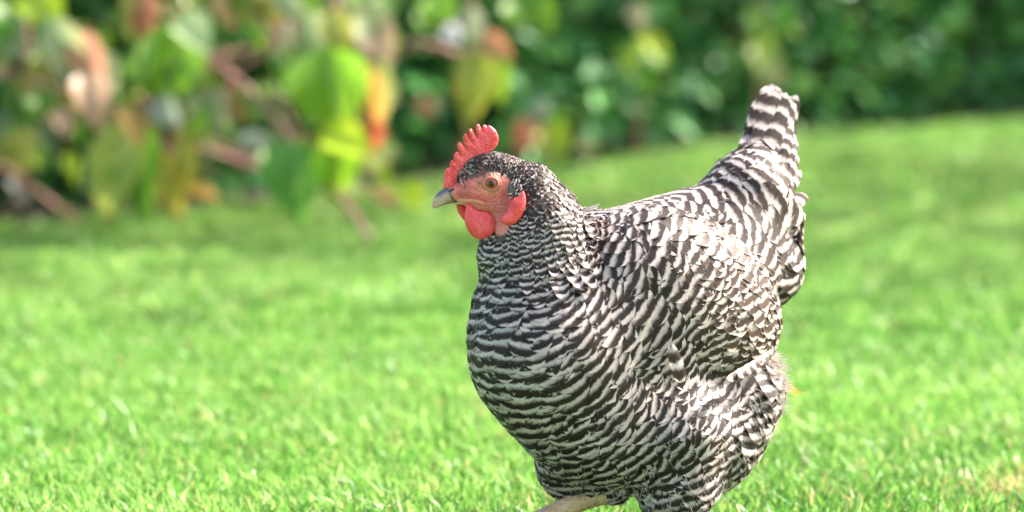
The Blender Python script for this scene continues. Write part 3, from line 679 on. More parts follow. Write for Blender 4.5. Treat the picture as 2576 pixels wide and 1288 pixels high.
def in_poly(u, v, poly):
    poly = np.asarray(poly, float); x0, y0 = poly[:, 0], poly[:, 1]; x1, y1 = np.roll(x0, -1), np.roll(y0, -1)
    c = ((y0[None] > v[:, None]) != (y1[None] > v[:, None]))
    xi = (x1 - x0)[None] * (v[:, None] - y0[None]) / np.where(y1 == y0, 1e-9, y1 - y0)[None] + x0[None]
    return (np.sum(c & (u[:, None] < xi), 1) % 2) == 1
def poly_sd(u, v, poly):
    """signed distance, positive inside"""
    poly = np.asarray(poly, float); a = poly; b = np.roll(poly, -1, 0); best = np.full(len(u), 1e9)
    for k in range(len(a)):
        ba = b[k] - a[k]; pa = np.stack([u - a[k, 0], v - a[k, 1]], -1)
        t = np.clip(pa @ ba / max(ba @ ba, 1e-9), 0, 1); best = np.minimum(best, np.linalg.norm(pa - t[:, None] * ba, axis=1))
    return np.where(in_poly(u, v, poly), best, -best)
# the face is symmetric: a point on the far side is mirrored across the head's middle plane first
HN = HEADR[:, 1]
def face_uv(p):
    q = p - HDC; far = (q @ HN) < 0
    pm = np.where(far[:, None], p - 2 * (q @ HN)[:, None] * HN, p)
    return proj(pm)
FACE = [Z1(*q) for q in [(180, 640), (265, 560), (400, 560), (450, 585), (500, 575), (560, 562), (610, 550), (650, 520), (720, 518), (800, 545), (835, 575), (825, 690), (850, 720), (880, 760), (850, 900), (850, 940), (830, 1020), (780, 1050), (725, 1050), (690, 980), (640, 900), (450, 860), (330, 850), (180, 800)]]
bu, bv = face_uv(BV)
fsd = poly_sd(bu, bv, FACE)
nearhead = np.linalg.norm(BV - HDC, axis=1) < 0.075
col = np.tile(np.array([0.07, 0.06, 0.06]), (len(BV), 1))
skin = np.array([0.80, 0.195, 0.18]); skin2 = np.array([0.78, 0.26, 0.23])
sx = (bu - 1037.7) / 0.2931; sy = (bv - 283) / 0.2931
wj = np.clip((sy - 720) / 150, 0, 1)[:, None]
sk = skin * (1 - wj) + skin2 * wj
eyed = np.hypot(sx - 665, sy - 590)
sk = np.where((eyed < 130)[:, None], sk * 0.5 + np.array([0.56, 0.24, 0.13]) * 0.5, sk)
redcap = np.clip((660 - sy) / 60, 0, 1) * np.clip((520 - sx) / 80, 0, 1)
sk = sk * (1 - redcap[:, None]) + np.array([0.58, 0.05, 0.05]) * redcap[:, None]
streak = np.exp(-((sy - (700 + (sx - 400) * 0.22)) / 26) ** 2) * ((sx > 380) & (sx < 640)); sk = sk * (1 - .7 * streak[:, None]) + np.array([0.60, 0.06, 0.06]) * .7 * streak[:, None]
rj = np.clip((sx - 700) / 120, 0, 1) * np.clip((sy - 640) / 80, 0, 1) * np.clip((980 - sy) / 60, 0, 1); sk = sk * (1 - .6 * rj[:, None]) + np.array([0.62, 0.10, 0.09]) * .6 * rj[:, None]
mot = np.clip(0.5 + 0.5 * wob(BV, 260.0, 4), 0, 1)[:, None]; sk = sk * (0.82 + 0.3 * mot)
spk = (wob(BV, 900.0, 2) > 0.55) & (sx < 720) & (sy < 660)
sk = np.where(spk[:, None], sk * 0.45, sk)
fm = np.clip((fsd + 4) / 6, 0, 1) * nearhead
crown = nearhead & (sx < 640) & (sy < 560)
col = col * (1 - fm[:, None]) + sk * fm[:, None]
col = np.where((crown & (fm < 0.5))[:, None], np.array([0.16, 0.05, 0.045]), col)

hen = empty('hen', HEN)
tag(hen, 'black and white barred hen with a red comb walking on the lawn', 'hen')
me = mesh_np('hen_body', BV - HEN, BQ); attr(me, 'col', col); attr(me, 'wr', eyed * 0.1125)
obj('body', me, M_SKIN, hen)

# ---- feather flow: where feathers point, given in picture directions on the near side and mirrored to the far side
FLOW_B = np.array([
 (1215, 400, .5, -.3), (1250, 385, .9, .0), (1300, 390, 1, .15), (1350, 408, .9, .45), (1400, 440, .7, .8), (1440, 500, .4, 1), (1465, 560, .3, 1), (1330, 450, .7, .8), (1340, 520, .2, 1), (1400, 540, .25, 1), (1330, 590, .15, 1), (1400, 620, .25, 1), (1460, 620, .35, 1), (1260, 600, -.1, 1), (1210, 640, -.15, 1), (1300, 660, -.02, 1), (1380, 690, .15, 1), (1460, 690, .5, 1),
 (1200, 720, -.42, 1), (1180, 800, -.45, 1), (1260, 760, -.25, 1), (1340, 780, .0, 1), (1190, 900, -.35, 1), (1280, 880, -.18, 1), (1380, 860, .3, 1), (1450, 800, .7, .75), (1500, 740, .97, .38), (1540, 650, 1, .2), (1600, 580, 1, .12), (1520, 570, 1, .15), (1560, 860, .95, .38), (1480, 950, .75, .72), (1250, 1000, -.15, 1), (1340, 1020, .08, 1), (1420, 1050, .42, .95), (1550, 1050, .8, .62), (1650, 1000, .87, .5), (1320, 1130, .1, 1), (1400, 1180, .05, 1), (1500, 1180, .42, .95), (1620, 1150, .68, .75), (1720, 1080, .75, .66), (1720, 1200, .35, 1), (1800, 1180, .45, .95), (1840, 1060, .55, .85), (1920, 980, .55, .85), (1900, 1100, .4, .95), (1960, 930, .6, .8), (1680, 1270, .15, 1), (1480, 1250, .2, 1), (1780, 900, .6, .8),
 (1650, 510, 1, .05), (1720, 490, 1, -.12), (1700, 560, 1, .25), (1780, 540, 1, .05), (1780, 620, .85, .5), (1850, 600, .9, .4), (1850, 700, .55, .85), (1920, 640, .75, .6), (1920, 720, .45, .9), (1980, 700, .2, 1), (1990, 620, .6, .8), (1980, 540, .9, .1), (1900, 540, .9, -.2), (1830, 480, .75, -.6), (1880, 450, .55, -.85), (1930, 440, .5, -.85), (1980, 450, .5, -.8), (1920, 360, .3, -1), (1960, 350, .25, -1), (1880, 380, .35, -1)])
FLOW_W = np.array([(1560, 640, 1, .1), (1560, 740, 1, .25), (1600, 590, 1, .12), (1620, 680, 1, .2), (1620, 800, .85, .5), (1700, 620, 1, .3), (1720, 700, .95, .4), (1700, 800, .75, .65), (1700, 870, .7, .7), (1800, 650, .85, .55), (1820, 740, .7, .7), (1790, 840, .55, .8), (1880, 740, .5, .85), (1900, 830, .25, 1), (1860, 880, .25, 1), (1940, 860, .1, 1), (1830, 940, .2, 1), (1920, 920, .0, 1)])
PER_B = np.array([(1240, 390, 2.1), (1190, 430, 1.8), (1215, 405, 1.8), (1260, 410, 2.1), (1300, 395, 2.5), (1350, 420, 3.4), (1420, 480, 4.2), (1340, 480, 3.2), (1340, 540, 4.2), (1400, 560, 5.0), (1450, 560, 5.2), (1300, 600, 5.0), (1220, 620, 5.5), (1380, 640, 7.2), (1460, 640, 8.0), (1280, 680, 7.6), (1210, 700, 8.5), (1300, 780, 11), (1190, 840, 10.5), (1450, 900, 11.5), (1540, 640, 12.5), (1500, 535, 10.5), (1550, 545, 11), (1500, 600, 11), (1560, 760, 12.5), (1650, 510, 10.5), (1720, 540, 11.0), (1800, 600, 12), (1950, 700, 12), (1900, 450, 13), (1940, 360, 16), (1300, 1000, 10.5), (1500, 1080, 9.5), (1450, 1200, 8.5), (1700, 1150, 10), (1900, 1000, 11), (1680, 1270, 9)])
PER_W = np.array([(1560, 640, 12.5), (1620, 740, 12), (1720, 680, 10.5), (1700, 840, 10.5), (1800, 740, 10), (1880, 800, 10.5), (1830, 930, 10.5)])
def side_flip(p):
    far = ((p - HO) @ LV_) < -0.004
    return np.where(far[:, None], mirror(p), p), far
def idw(u, v, tab, power=3.0):
    d = np.hypot(u[:, None] - tab[None, :, 0], v[:, None] - tab[None, :, 1]) + 6
    w_ = d ** -power
    return (w_ @ tab[:, 2:]) / w_.sum(1)[:, None]
def flow(p, n, tab):
    pm, far = side_flip(p); u, v = proj(pm)
    d2 = idw(u, v, tab); D = d2[:, :1] * _rt - d2[:, 1:2] * _up
    # feathers also run backward along the hen where the surface turns from the camera
    D = np.where(far[:, None], D - 2 * (D @ LV_)[:, None] * LV_, D)
    D = D - (D * n).sum(1)[:, None] * n
    return norm(D)
def period(p, tab):
    pm, far = side_flip(p); u, v = proj(pm)
    q = idw(u, v, tab, 2.5)[:, 0]
    return q * np.interp(q, [3, 5, 8, 11], [1.12, 1.12, 1.14, 1.16]) * MM

def bar_phase(V, Qd, f, ftab, ptab):
    """scalar whose level lines run across the feather flow: bars line up from feather to feather"""
    e = np.concatenate([Qd[:, [0, 1]], Qd[:, [1, 2]], Qd[:, [2, 3]], Qd[:, [3, 0]]]); e.sort(1); e = np.unique(e, axis=0)
    n = grad(f, V); D = flow(V, n, ftab) / period(V, ptab)[:, None]
    g = ((V[e[:, 1]] - V[e[:, 0]]) * (D[e[:, 0]] + D[e[:, 1]]) * 0.5).sum(1)
    nv = len(V)
    def lap(x):
        d = x[e[:, 1]] - x[e[:, 0]]
        return np.bincount(e[:, 1], d, nv) - np.bincount(e[:, 0], d, nv) + 1e-6 * x
    b = np.bincount(e[:, 1], g, nv) - np.bincount(e[:, 0], g, nv)
    x = np.zeros(nv); r = b - lap(x); pk = r.copy(); rs = r @ r
    for _ in range(260):
        Ap = lap(pk); al = rs / (pk @ Ap); x += al * pk; r -= al * Ap; rn = r @ r; pk = r + rn / rs * pk; rs = rn
    return x

def tri_sample(V, Qd, n, weight):
    a, b, c, d = (V[Qd[:, k]] for k in range(4))
    ar = 0.5 * np.linalg.norm(np.cross(c - a, d - b), axis=1) * weight[Qd[:, 0]]
    k = RNG.choice(len(Qd), n, p=ar / ar.sum()); s, t = RNG.random((2, n))
    return (a[k] * ((1 - s) * (1 - t))[:, None] + b[k] * (s * (1 - t))[:, None] + c[k] * (s * t)[:, None] + d[k] * ((1 - s) * t)[:, None])
def thin(p, r):
    kd = kdtree.KDTree(len(p))
    for i, q in enumerate(p): kd.insert(q, i)
    kd.balance(); alive = np.ones(len(p), bool); keep = []
    for i in range(len(p)):
        if not alive[i]: continue
        keep.append(i)
        for _, j, _ in kd.find_range(p[i], r[i]): alive[j] = False
    return np.array(keep)

def grow(p, f, ftab, per, phase_kd, phase_val, L, Wd, R, C, lift0, lift1, stiff, cup=0.10, rough=0.10, jit=0.10, tint=None, spread=0.12, curl=0.0, tipmix=None, tipph=None):
    """feathers that follow the surface f from roots p. returns vertex grid (n,R,C,3) and attributes"""
    n = len(p); nn = grad(f, p); d0 = flow(p, nn, ftab)
    sd0 = norm(np.cross(nn, d0)); turn = RNG.normal(0, spread, n) + 0.16 * wob(p, 45.0, 6)
    pos = p + nn * (lift0)[:, None]; S = np.linspace(0, 1, R); T = np.linspace(-1, 1, C)
    sp, dd, nr = [pos], [d0], [nn]
    for k in range(1, R):
        g = grad(f, pos) ; d = flow(pos, g, ftab); s = norm(np.cross(g, d)); d = norm(d * np.cos(turn)[:, None] + s * np.sin(turn)[:, None])
        d = norm(d * 0.6 + dd[-1] * 0.4)
        pos = pos + d * (L / (R - 1))[:, None]
        g2 = norm(0.5 * grad(f, pos) + 0.5 * nr[-1])
        h = lift0 + (lift1 - lift0) * S[k] + curl * L * S[k] ** 3
        pos = pos + g2 * ((h - f(pos)) * stiff)[:, None]
        sp.append(pos); dd.append(d); nr.append(g2)
    if tipmix is not None and R == 4: per = np.where(tipmix, per * 2.3, per)
    G = np.empty((n, R, C, 3)); PH = np.empty((n, R, C))
    mid = sp[int(R * 0.72)]
    ph0 = np.empty(n)
    for i in range(n): ph0[i] = phase_val[phase_kd.find(mid[i])[1]]
    smid = S[int(R * 0.72)]; ph0 = ph0 + RNG.normal(0, jit, n) + 0.27 * wob(p, 50.0, 8) + 0.10 * wob(p, 140.0, 10)
    if tipmix is not None: ph0 = np.where(tipmix, ((0.12 if tipph is None else tipph) if R == 4 else 0.30) + RNG.normal(0, .06, n) - (1 - smid) * L / per, ph0)
    prof = np.interp(S, [0, .15, .4, .7, 1.0], [.30, .62, .95, 1.0, .80])
    for k in range(R):
        s = norm(np.cross(nr[k], dd[k]))
        for c, t in enumerate(T):
            lag = 0.24 * t * t * S[k] ** 1.5
            ln = L * (-lag) + (RNG.normal(0, 1, n) * L * 0.014 * (S[k] > 0.95)) + L * 0.010 * RNG.normal(0, 1, n) * (abs(t) > 0.9)
            v = sp[k] + s * (t * Wd * 0.5 * prof[k])[:, None] + dd[k] * ln[:, None]
            h = lift0 + (lift1 - lift0) * S[k] + curl * L * S[k] ** 3 - cup * Wd * t * t * S[k]
            v = v + nr[k] * ((h - f(v)) * stiff)[:, None]
            G[:, k, c] = v
            PH[:, k, c] = ph0 + ((S[k] - smid) * L + ln * 0.75) / per
    if tint is None: tint = np.zeros(n)
    A = dict(ph=PH, tt=np.broadcast_to(T[None, None], PH.shape), ss=np.broadcast_to(S[None, :, None], PH.shape),
             rd=np.broadcast_to(RNG.random(n)[:, None, None], PH.shape), tint=np.broadcast_to(tint[:, None, None], PH.shape))
    return G, A
def grid_quads(n, R, C):
    i, j = np.meshgrid(np.arange(R - 1), np.arange(C - 1), indexing='ij')
    q = np.stack([i * C + j, i * C + j + 1, (i + 1) * C + j + 1, (i + 1) * C + j], -1).reshape(-1, 4)
    return (q[None] + (np.arange(n) * R * C)[:, None, None]).reshape(-1, 4)
def feather_mesh(name, G, A, sel):
    G = G[sel]; n, R, C, _ = G.shape
    me = mesh_np(name, G.reshape(-1, 3) - HEN, grid_quads(n, R, C))
    for k in A: attr(me, k, A[k][sel].ravel())
    me.materials.append(M_FEATHER)
    return me
def mk_kd(V):
    kd = kdtree.KDTree(len(V))
    for i, q in enumerate(V): kd.insert(q, i)
    kd.balance(); return kd

# ---- plumage over the body
phB = bar_phase(BV, BQ, sdf_body, FLOW_B, PER_B); kdB = mk_kd(BV)
phW = bar_phase(WV, WQ, sdf_wing, FLOW_W, PER_W); kdW = mk_kd(WV)
perB = period(BV, PER_B)
cand = tri_sample(BV, BQ, 110000, 1 / perB ** 2)
cu, cv = face_uv(cand)
nh = np.linalg.norm(cand - HDC, axis=1) < 0.085
bare = nh & (poly_sd(cu, cv, FACE) > np.minimum(RNG.normal(-1.0, 2.5, len(cand)), 1.5))
inw = (sdf_wing(cand) < -0.006) | (sdf_wing(mirror(cand)) < -0.006)
brow = nh & (np.hypot((cu - 1037.7) / .2931 - 640, (cv - 283) / .2931 - 590) < 105)
cand = cand[~bare & ~inw & ~brow]
per = period(cand, PER_B)
keep = thin(cand, np.interp(per, [.004, .012], [.62, .60]) * per); cand = cand[keep]; per = per[keep]
cu, cv = proj(cand); fu, fv = face_uv(cand); zx = (fu - 1037.7) / 0.2931; zy = (fv - 283) / 0.2931
hd = np.linalg.norm(cand - HDC, axis=1) < 0.06
# sparse feathers where comb meets crown
sparse = hd & (zx < 480) & (zy < 560) & (RNG.random(len(cand)) < .5)
cand, per, cu, cv, zx, zy, hd = (a[~sparse] for a in (cand, per, cu, cv, zx, zy, hd))
small = per < 6.2 * MM
fluff = (cv > 1130) | ((cu > 1880) & (cv > 880))
tail_r = (cu > 1760) & (cv < 800) & ~small
neck_r = (cv < 690) & (cu < 1490)
back_r = (cv < 640) & (cu >= 1490) & ~tail_r
parts = []
def region(mask, name, R, C, kL, kW, l1, stiff, cup, jit, spread, tint, curl=0.0, tipm=None, tipp=None):
    p = cand[mask]; pr = per[mask]
    n = len(p); L = pr * kL * RNG.uniform(0.85, 1.15, n); Wd = pr * kW * RNG.uniform(0.85, 1.15, n)
    G, A = grow(p, sdf_drape if name in ('breast_plumage', 'back_plumage', 'hackle') else sdf_body, FLOW_B, pr, kdB, phB, L, Wd, R, C, -0.0008 + RNG.uniform(-.0003, .0003, n), l1 * pr * RNG.uniform(0.7, 1.3, n), stiff, cup, 0.1, jit, tint=np.clip(tint + RNG.normal(0, 0.12, n), 0, 1), spread=spread, curl=curl, tipmix=tipm, tipph=tipp)
    parts.append((name, G, A)); return G, A
EARP = hd & (np.hypot(zx - 870, zy - 640) < 66)
region(small & ~EARP, 'neck_plumage', 4, 3, 2.6, 1.4, 0.35, 0.85, 0.05, 0.34, 0.25, 0.45, tipm=(per[small & ~EARP] < 5.4 * MM) & (RNG.random((small & ~EARP).sum()) < .85), tipp=np.where((zx < 620) & (zy < 570), -0.02, 0.12)[small & ~EARP])
region(neck_r & ~small, 'neck_plumage', 6, 5, 3.5, 2.2, 0.26, 0.87, 0.03, 0.12, 0.16, 0.1)
region(~neck_r & ~small & ~tail_r & ~back_r & ~fluff, 'breast_plumage', 8, 7, 3.2, 2.7, 0.26, 0.88, 0.03, 0.10, 0.14, 0.12)
region(fluff & ~small & ~tail_r, 'belly_plumage', 8, 7, 3.4, 2.2, 0.45, 0.78, 0.04, 0.12, 0.22, 0.15, 0.03)
region(back_r, 'back_plumage', 8, 7, 3.1, 2.3, 0.25, 0.88, 0.03, 0.08, 0.12, 0.25)
region(tail_r, 'tail', 8, 7, 3.3, 2.3, 0.34, 0.76, 0.04, 0.10, 0.16, 0.35, 0.02)
hm = (cv > 520) & (cv < 655) & (cu > 1290) & (cu < 1465)
region(hm & (RNG.random(len(cand)) < .42), 'hackle', 8, 5, 5.0, 1.9, 0.75, 0.72, 0.06, 0.14, 0.14, 0.18, 0.02)
# ---- wing coverts
perW = period(WV, PER_W)
wc = tri_sample(WV, WQ, 14000, 1 / perW ** 2)
outer = ((wc - HO) @ LV_ > 0.02) & (sdf_body(wc) > -0.012)
wc = wc[outer]; pw = period(wc, PER_W); k = thin(wc, 0.56 * pw); wc, pw = wc[k], pw[k]
n = len(wc); wu, wv = proj(wc); tintw = np.clip((wu - 1560) / 330, 0.05, 0.85)
GW, AW = grow(wc, sdf_wing, FLOW_W, pw, kdW, phW, pw * 2.5 * RNG.uniform(.9, 1.1, n), pw * 1.85 * RNG.uniform(.85, 1.15, n), 8, 7, np.full(n, -0.0008), pw * 0.28 * RNG.uniform(.7, 1.3, n), 0.66, 0.04, 0.1, 0.09, tint=np.clip(tintw + RNG.normal(0, .12, n), 0, 1), spread=0.10, tipmix=(wu + RNG.normal(0, 30, n) > 1760 - (wv - 640) * 0.12))

# the feathers that show largest become single parts
def shown(G):
    u, v = proj(G.reshape(-1, 3)); u = u.reshape(G.shape[:3]); v = v.reshape(G.shape[:3])
    m, R, C = u.shape; a = (u[:, R // 2, 0], v[:, R // 2, 0]); b = (u[:, -1, C // 2], v[:, -1, C // 2]); c = (u[:, R // 2, -1], v[:, R // 2, -1])
    area = ((b[0] - a[0]) * (c[1] - a[1]) - (b[1] - a[1]) * (c[0] - a[0]))
    inside = (v[:, -1].mean(1) < 1280)
    return np.abs(area) * inside
def facing(G, f):
    c = G[:, -2, G.shape[2] // 2]; g = grad(f, c); return (g * norm(CAM - c)).sum(1)
def split(name, G, A, quota, f, parent_name_child='feather', parent=None):
    sc_ = shown(G) * np.clip(facing(G, f), 0, 1); order = np.argsort(-sc_); big = order[:quota]; big = big[sc_[big] > 0]
    mask = np.ones(len(G), bool); mask[big] = False
    o = obj(name, feather_mesh(name, G, A, mask), None, parent or hen); o['kind'] = 'stuff'
    for b in big:
        obj(parent_name_child, feather_mesh('feather', G, A, np.array([b])), None, o)
    return o
quota = {'neck_plumage': 20, 'breast_plumage': 110, 'belly_plumage': 30, 'back_plumage': 20, 'tail': 40, 'hackle': 20}
made = {}; merged = {}
for name, G, A in parts:
    if name == 'neck_plumage' and G.shape[1] == 4: q = 0; nm = 'head_plumage'
    else: q = quota[name]; nm = name
    made[nm] = split(nm, G, A, q, sdf_body)
wing = split('wing', GW, AW, 80, sdf_wing)
wing['label'] = 'folded near wing with brownish scalloped coverts'
GWm = mirror(GW.reshape(-1, 3)).reshape(GW.shape) - UV_ * 0.016
o = obj('wing', feather_mesh('far_wing', GWm, AW, np.ones(len(GWm), bool)), None, hen); o['kind'] = 'stuff'
for Vw, nm in ((WV, 'wing_core'), (mirror(WV), 'wing_core')):
    pass
wm = mesh_np('wing_body', WV - HEN, WQ); attr(wm, 'col', np.tile(np.array([0.07, 0.06, 0.055]), (len(WV), 1)))
obj('wing_skin', wm, M_SKIN, wing)
wm2 = mesh_np('wing_body', mirror(WV) - HEN - UV_ * 0.016, WQ[:, ::-1]); attr(wm2, 'col', np.tile(np.array([0.07, 0.06, 0.055]), (len(WV), 1)))
obj('wing_skin', wm2, M_SKIN, o)
# ear tuft
m = EARP; p = cand[m]; n = len(p)
if n:
    G, A = grow(p, sdf_body, FLOW_B, per[m], kdB, phB, np.full(n, 0.009), np.full(n, 0.0035), 4, 3, np.full(n, .003), np.full(n, 0.0062), 0.8, jit=.5, spread=.5)
    o = obj('ear_tuft', feather_mesh('ear_tuft', G, A, np.ones(n, bool)), None, hen); o['kind'] = 'stuff'

# ---- straight strip feathers: tail, flight feathers, stray ones
def quill(base, tip, wid, nrm, bend, per_mm, phase, tint, R=14, C=7, blunt=0.75, tw=0.0):
    base = np.asarray(base); tip = np.asarray(tip); L = np.linalg.norm(tip - base); d = (tip - base) / L
    s = norm(np.cross(nrm, d)); nn = np.cross(d, s); S = np.linspace(0, 1, R); T = np.linspace(-1, 1, C)
    prof = np.interp(S, [0, .12, .45, .85, 1.0], [.35, .7, 1, 1.0, blunt])
    G = np.empty((1, R, C, 3)); PH = np.empty((1, R, C))
    for k in range(R):
        for c, t in enumerate(T):
            lag = 0.10 * t * t * S[k] ** 3 + (0.02 * RNG.normal() if S[k] > .95 else 0) + 0.006 * RNG.normal() * (abs(t) > .9)
            x = S[k] * L - lag * L * 0.7
            G[0, k, c] = base + d * x + s * (t * wid * .5 * prof[k]) + nn * (bend * L * math.sin(S[k] * math.pi) - 0.10 * wid * t * t + tw * t * S[k] * wid)
            PH[0, k, c] = phase + (x - L) / (per_mm * MM) + 0.18 * t * t
    n1 = np.ones((1, R, C))
    A = dict(ph=PH, tt=T[None, None] * n1, ss=S[None, :, None] * n1, rd=n1 * RNG.random(), tint=n1 * tint)
    return G, A
tail = made['tail']; ALL1 = np.array([0])
tf = [  # base u,v,dy  tip u,v,dy  width mm
 (1880, 560, .075, 1985, 262, .150, 22), (1870, 540, .085, 1972, 232, .152, 23), (1862, 520, .088, 1960, 220, .150, 24), (1850, 515, .080, 1930, 220, .140, 22), (1900, 540, .075, 2000, 240, .148, 22), (1856, 500, .084, 1948, 216, .142, 24), (1850, 500, .078, 1938, 224, .134, 22), (1868, 510, .070, 1955, 232, .126, 23), (1890, 540, .060, 1978, 236, .130, 22), (1905, 560, .062, 1996, 250, .140, 20), (1925, 560, .066, 1990, 330, .130, 22), (1930, 580, .075, 1995, 300, .150, 20)]
for (bu_, bv_, bd, tu_, tv_, td, wd) in tf:
    G, A = quill(H(bu_, bv_, bd), H(tu_, tv_, td), wd * MM, np.array([0.25, -1.0, 0.12]), -0.02, 18.0 * RNG.uniform(.9, 1.12), 0.30 + RNG.normal(0, .07), 0.3, tw=RNG.normal(0, .08))
    obj('tail_feather', feather_mesh('tail_feather', G, A, ALL1), None, tail)
for (bu_, bv_, tu_, tv_, wd) in [(1965, 470, 2006, 392, 12), (1972, 500, 2012, 430, 11), (1975, 540, 2024, 486, 13), (1970, 580, 2026, 540, 13), (1972, 610, 2020, 596, 12), (1968, 440, 1998, 352, 13), (1962, 420, 1994, 318, 14), (1975, 640, 2016, 650, 12), (1885, 470, 1868, 348, 13), (1860, 500, 1838, 395, 12)]:
    G, A = quill(H(bu_, bv_, .082), H(tu_, tv_, .105), wd * MM, np.array([0.35, -1.0, 0.1]), 0.06, 12.0, 0.30 + RNG.normal(0, .1), 0.35, R=9, tw=RNG.normal(0, .15))
    obj('tail_feather', feather_mesh('tail_feather', G, A, ALL1), None, tail)
# flight feathers under the folded wing and stray feathers
for (bu_, bv_, bd, tu_, tv_, td, wd, tint, pm) in [
    (1935, 895, -.015, 1826, 960, -.066, 9, .7, 13), (1948, 880, .0, 1856, 950, -.060, 9, .7, 12)]:
    G, A = quill(H(bu_, bv_, bd), H(tu_, tv_, td), wd * MM, np.array([0.3, -0.9, 0.25]), 0.03, pm, 0.75 + RNG.normal(0, .1), tint)
    obj('flight_feather', feather_mesh('flight_feather', G, A, ALL1), None, wing)
G, A = quill(H(1688, 868, -.10), H(1716, 962, -.10), 14 * MM, np.array([0.2, -1, 0.1]), 0.02, 17, .2, .5); obj('feather', feather_mesh('feather', G, A, ALL1), None, made['breast_plumage'])

# ---- loose down at the rear, thighs and breast
def down(name, roots, dirs, L, wid, tint, ph):
    n = len(roots); v0 = norm(np.cross(dirs, np.array([0.1, -1, 0.2]))) * wid
    mid = roots + dirs * (L * .5)[:, None] + RNG.normal(0, .002, (n, 3)); tip = roots + dirs * L[:, None] + RNG.normal(0, .004, (n, 3))
    V = np.stack([roots - v0, roots + v0, mid + v0 * .6, mid - v0 * .6, tip], 1).reshape(-1, 3); o = np.arange(n) * 5
    me = mesh_np(name, V - HEN, np.stack([o, o + 1, o + 2, o + 3], -1), True, np.stack([o + 3, o + 2, o + 4], -1))
    k = len(V); attr(me, 'ph', np.repeat(ph, 5)); attr(me, 'tt', np.full(k, .5)); attr(me, 'ss', np.full(k, .6)); attr(me, 'rd', np.repeat(RNG.random(n), 5)); attr(me, 'tint', np.full(k, tint))
    me.materials.append(M_FEATHER); x = obj('down', me, None, hen); x['kind'] = 'stuff'
bp = BV[RNG.choice(len(BV), 26000)]; bu2, bv2 = proj(bp)
sel = ((bu2 > 1880) & (bv2 > 880) & (bv2 < 1060)) | ((bv2 > 1190) & (RNG.random(len(bp)) < .8)) | ((bu2 > 1800) & (bv2 > 1060) & (RNG.random(len(bp)) < .4))
bp = bp[sel][:1100]; gn = grad(sdf_body, bp); fl = flow(bp, gn, FLOW_B)
dn = norm(fl + gn * RNG.uniform(.25, .9, (len(bp), 1)) + RNG.normal(0, .25, (len(bp), 3)))
down('down', bp + gn * .003, dn, RNG.uniform(.008, .018, len(bp)), .00028, .5, np.where(RNG.random(len(bp)) < .75, .25, .75))

fp = bp[(proj(bp)[0] > 1900) & (proj(bp)[1] > 880)] if False else BV[(proj(BV)[0] > 1925) & (proj(BV)[1] > 885) & (proj(BV)[1] < 1020)]
fp = fp[RNG.choice(len(fp), 420)]; gn = grad(sdf_body, fp); dn = norm(gn * .8 + np.array([.55, 0, -.45]) + RNG.normal(0, .3, (len(fp), 3)))
down('down', fp + gn * .002, dn, RNG.uniform(.005, .017, len(fp)), .0005, .5, np.full(len(fp), .25))

# ---- comb, wattles, earlobes: fleshy sheets with rounded rims
def fleshy(name, poly, dy, T, Rr, step=0.0008, bulge=None, matl=M_COMB, off=0.0, wavy=0.0, lean=0.0):
    """poly in zoom coordinates; sheet lies in the head's middle plane shifted sideways by off"""
    pts = np.array([H(*Z1(*q), HD) for q in poly]); c = pts.mean(0)
    a2 = np.stack([(pts - c) @ HEADR[:, 0], (pts - c) @ UV_], -1)
    x = np.arange(a2[:, 0].min() - .003, a2[:, 0].max() + .003, step); z = np.arange(a2[:, 1].min() - .003, a2[:, 1].max() + .003, step)
    X, Zz = np.meshgrid(x, z, indexing='ij'); sd = poly_sd(X.ravel(), Zz.ravel(), a2)
    q = np.clip(1 - sd / Rr, -0.999, 1); hgt = np.where(sd > 0, T * np.sqrt(np.maximum(1 - np.clip(q, 0, 1) ** 2, 0)), sd * 0.9).reshape(X.shape)
    y = np.arange(-T - .004, T + .0041, step * 0.8)
    cen = (wavy * np.sin(X * 160) * np.clip(Zz * 60, -1, 1) + lean * Zz)
    F = np.abs(y[None, :, None] - cen[:, None, :]) - hgt[:, None, :]
    V, Qd = surface_nets(F.astype(np.float32), x, y, z); V = V.astype(float)
    # relax a little so the rim reads as flesh
    e = np.concatenate([Qd[:, [0, 1]], Qd[:, [1, 2]], Qd[:, [2, 3]], Qd[:, [3, 0]]]); cnt = np.bincount(e.ravel(), minlength=len(V))
    for _ in range(1):
        s = np.stack([np.bincount(e[:, 0], V[e[:, 1], k], len(V)) + np.bincount(e[:, 1], V[e[:, 0], k], len(V)) for k in range(3)], -1)
        V = 0.5 * V + 0.5 * s / cnt[:, None]
    Wv = c + V[:, :1] * HEADR[:, 0] + (V[:, 1:2] + off) * HN + V[:, 2:] * UV_
    o = obj(name, mesh_np(name, Wv - HEN, Qd), matl, hen); return o
COMB = [(262, 645), (266, 560), (272, 510), (290, 480), (312, 470), (326, 474), (320, 440), (325, 415), (342, 408), (360, 420), (352, 385), (360, 350), (378, 335), (395, 340), (412, 370), (424, 380), (392, 320), (383, 285), (390, 258), (405, 250), (420, 262), (442, 295), (464, 315), (442, 260), (433, 215), (440, 188), (455, 178), (470, 190), (487, 235), (508, 258), (487, 205), (478, 165), (485, 142), (502, 137), (515, 150), (535, 195), (556, 215), (546, 160), (545, 115), (555, 100), (572, 103), (590, 135), (603, 158), (602, 118), (612, 105), (628, 108), (641, 128), (646, 112), (660, 110), (685, 125), (715, 155), (735, 195), (740, 230), (730, 275), (710, 305), (690, 322), (660, 350), (660, 420), (600, 520), (520, 600), (440, 660), (330, 670)]
fleshy('comb', COMB, 0, 0.0030, 0.0048, step=0.0007, wavy=0.0014)
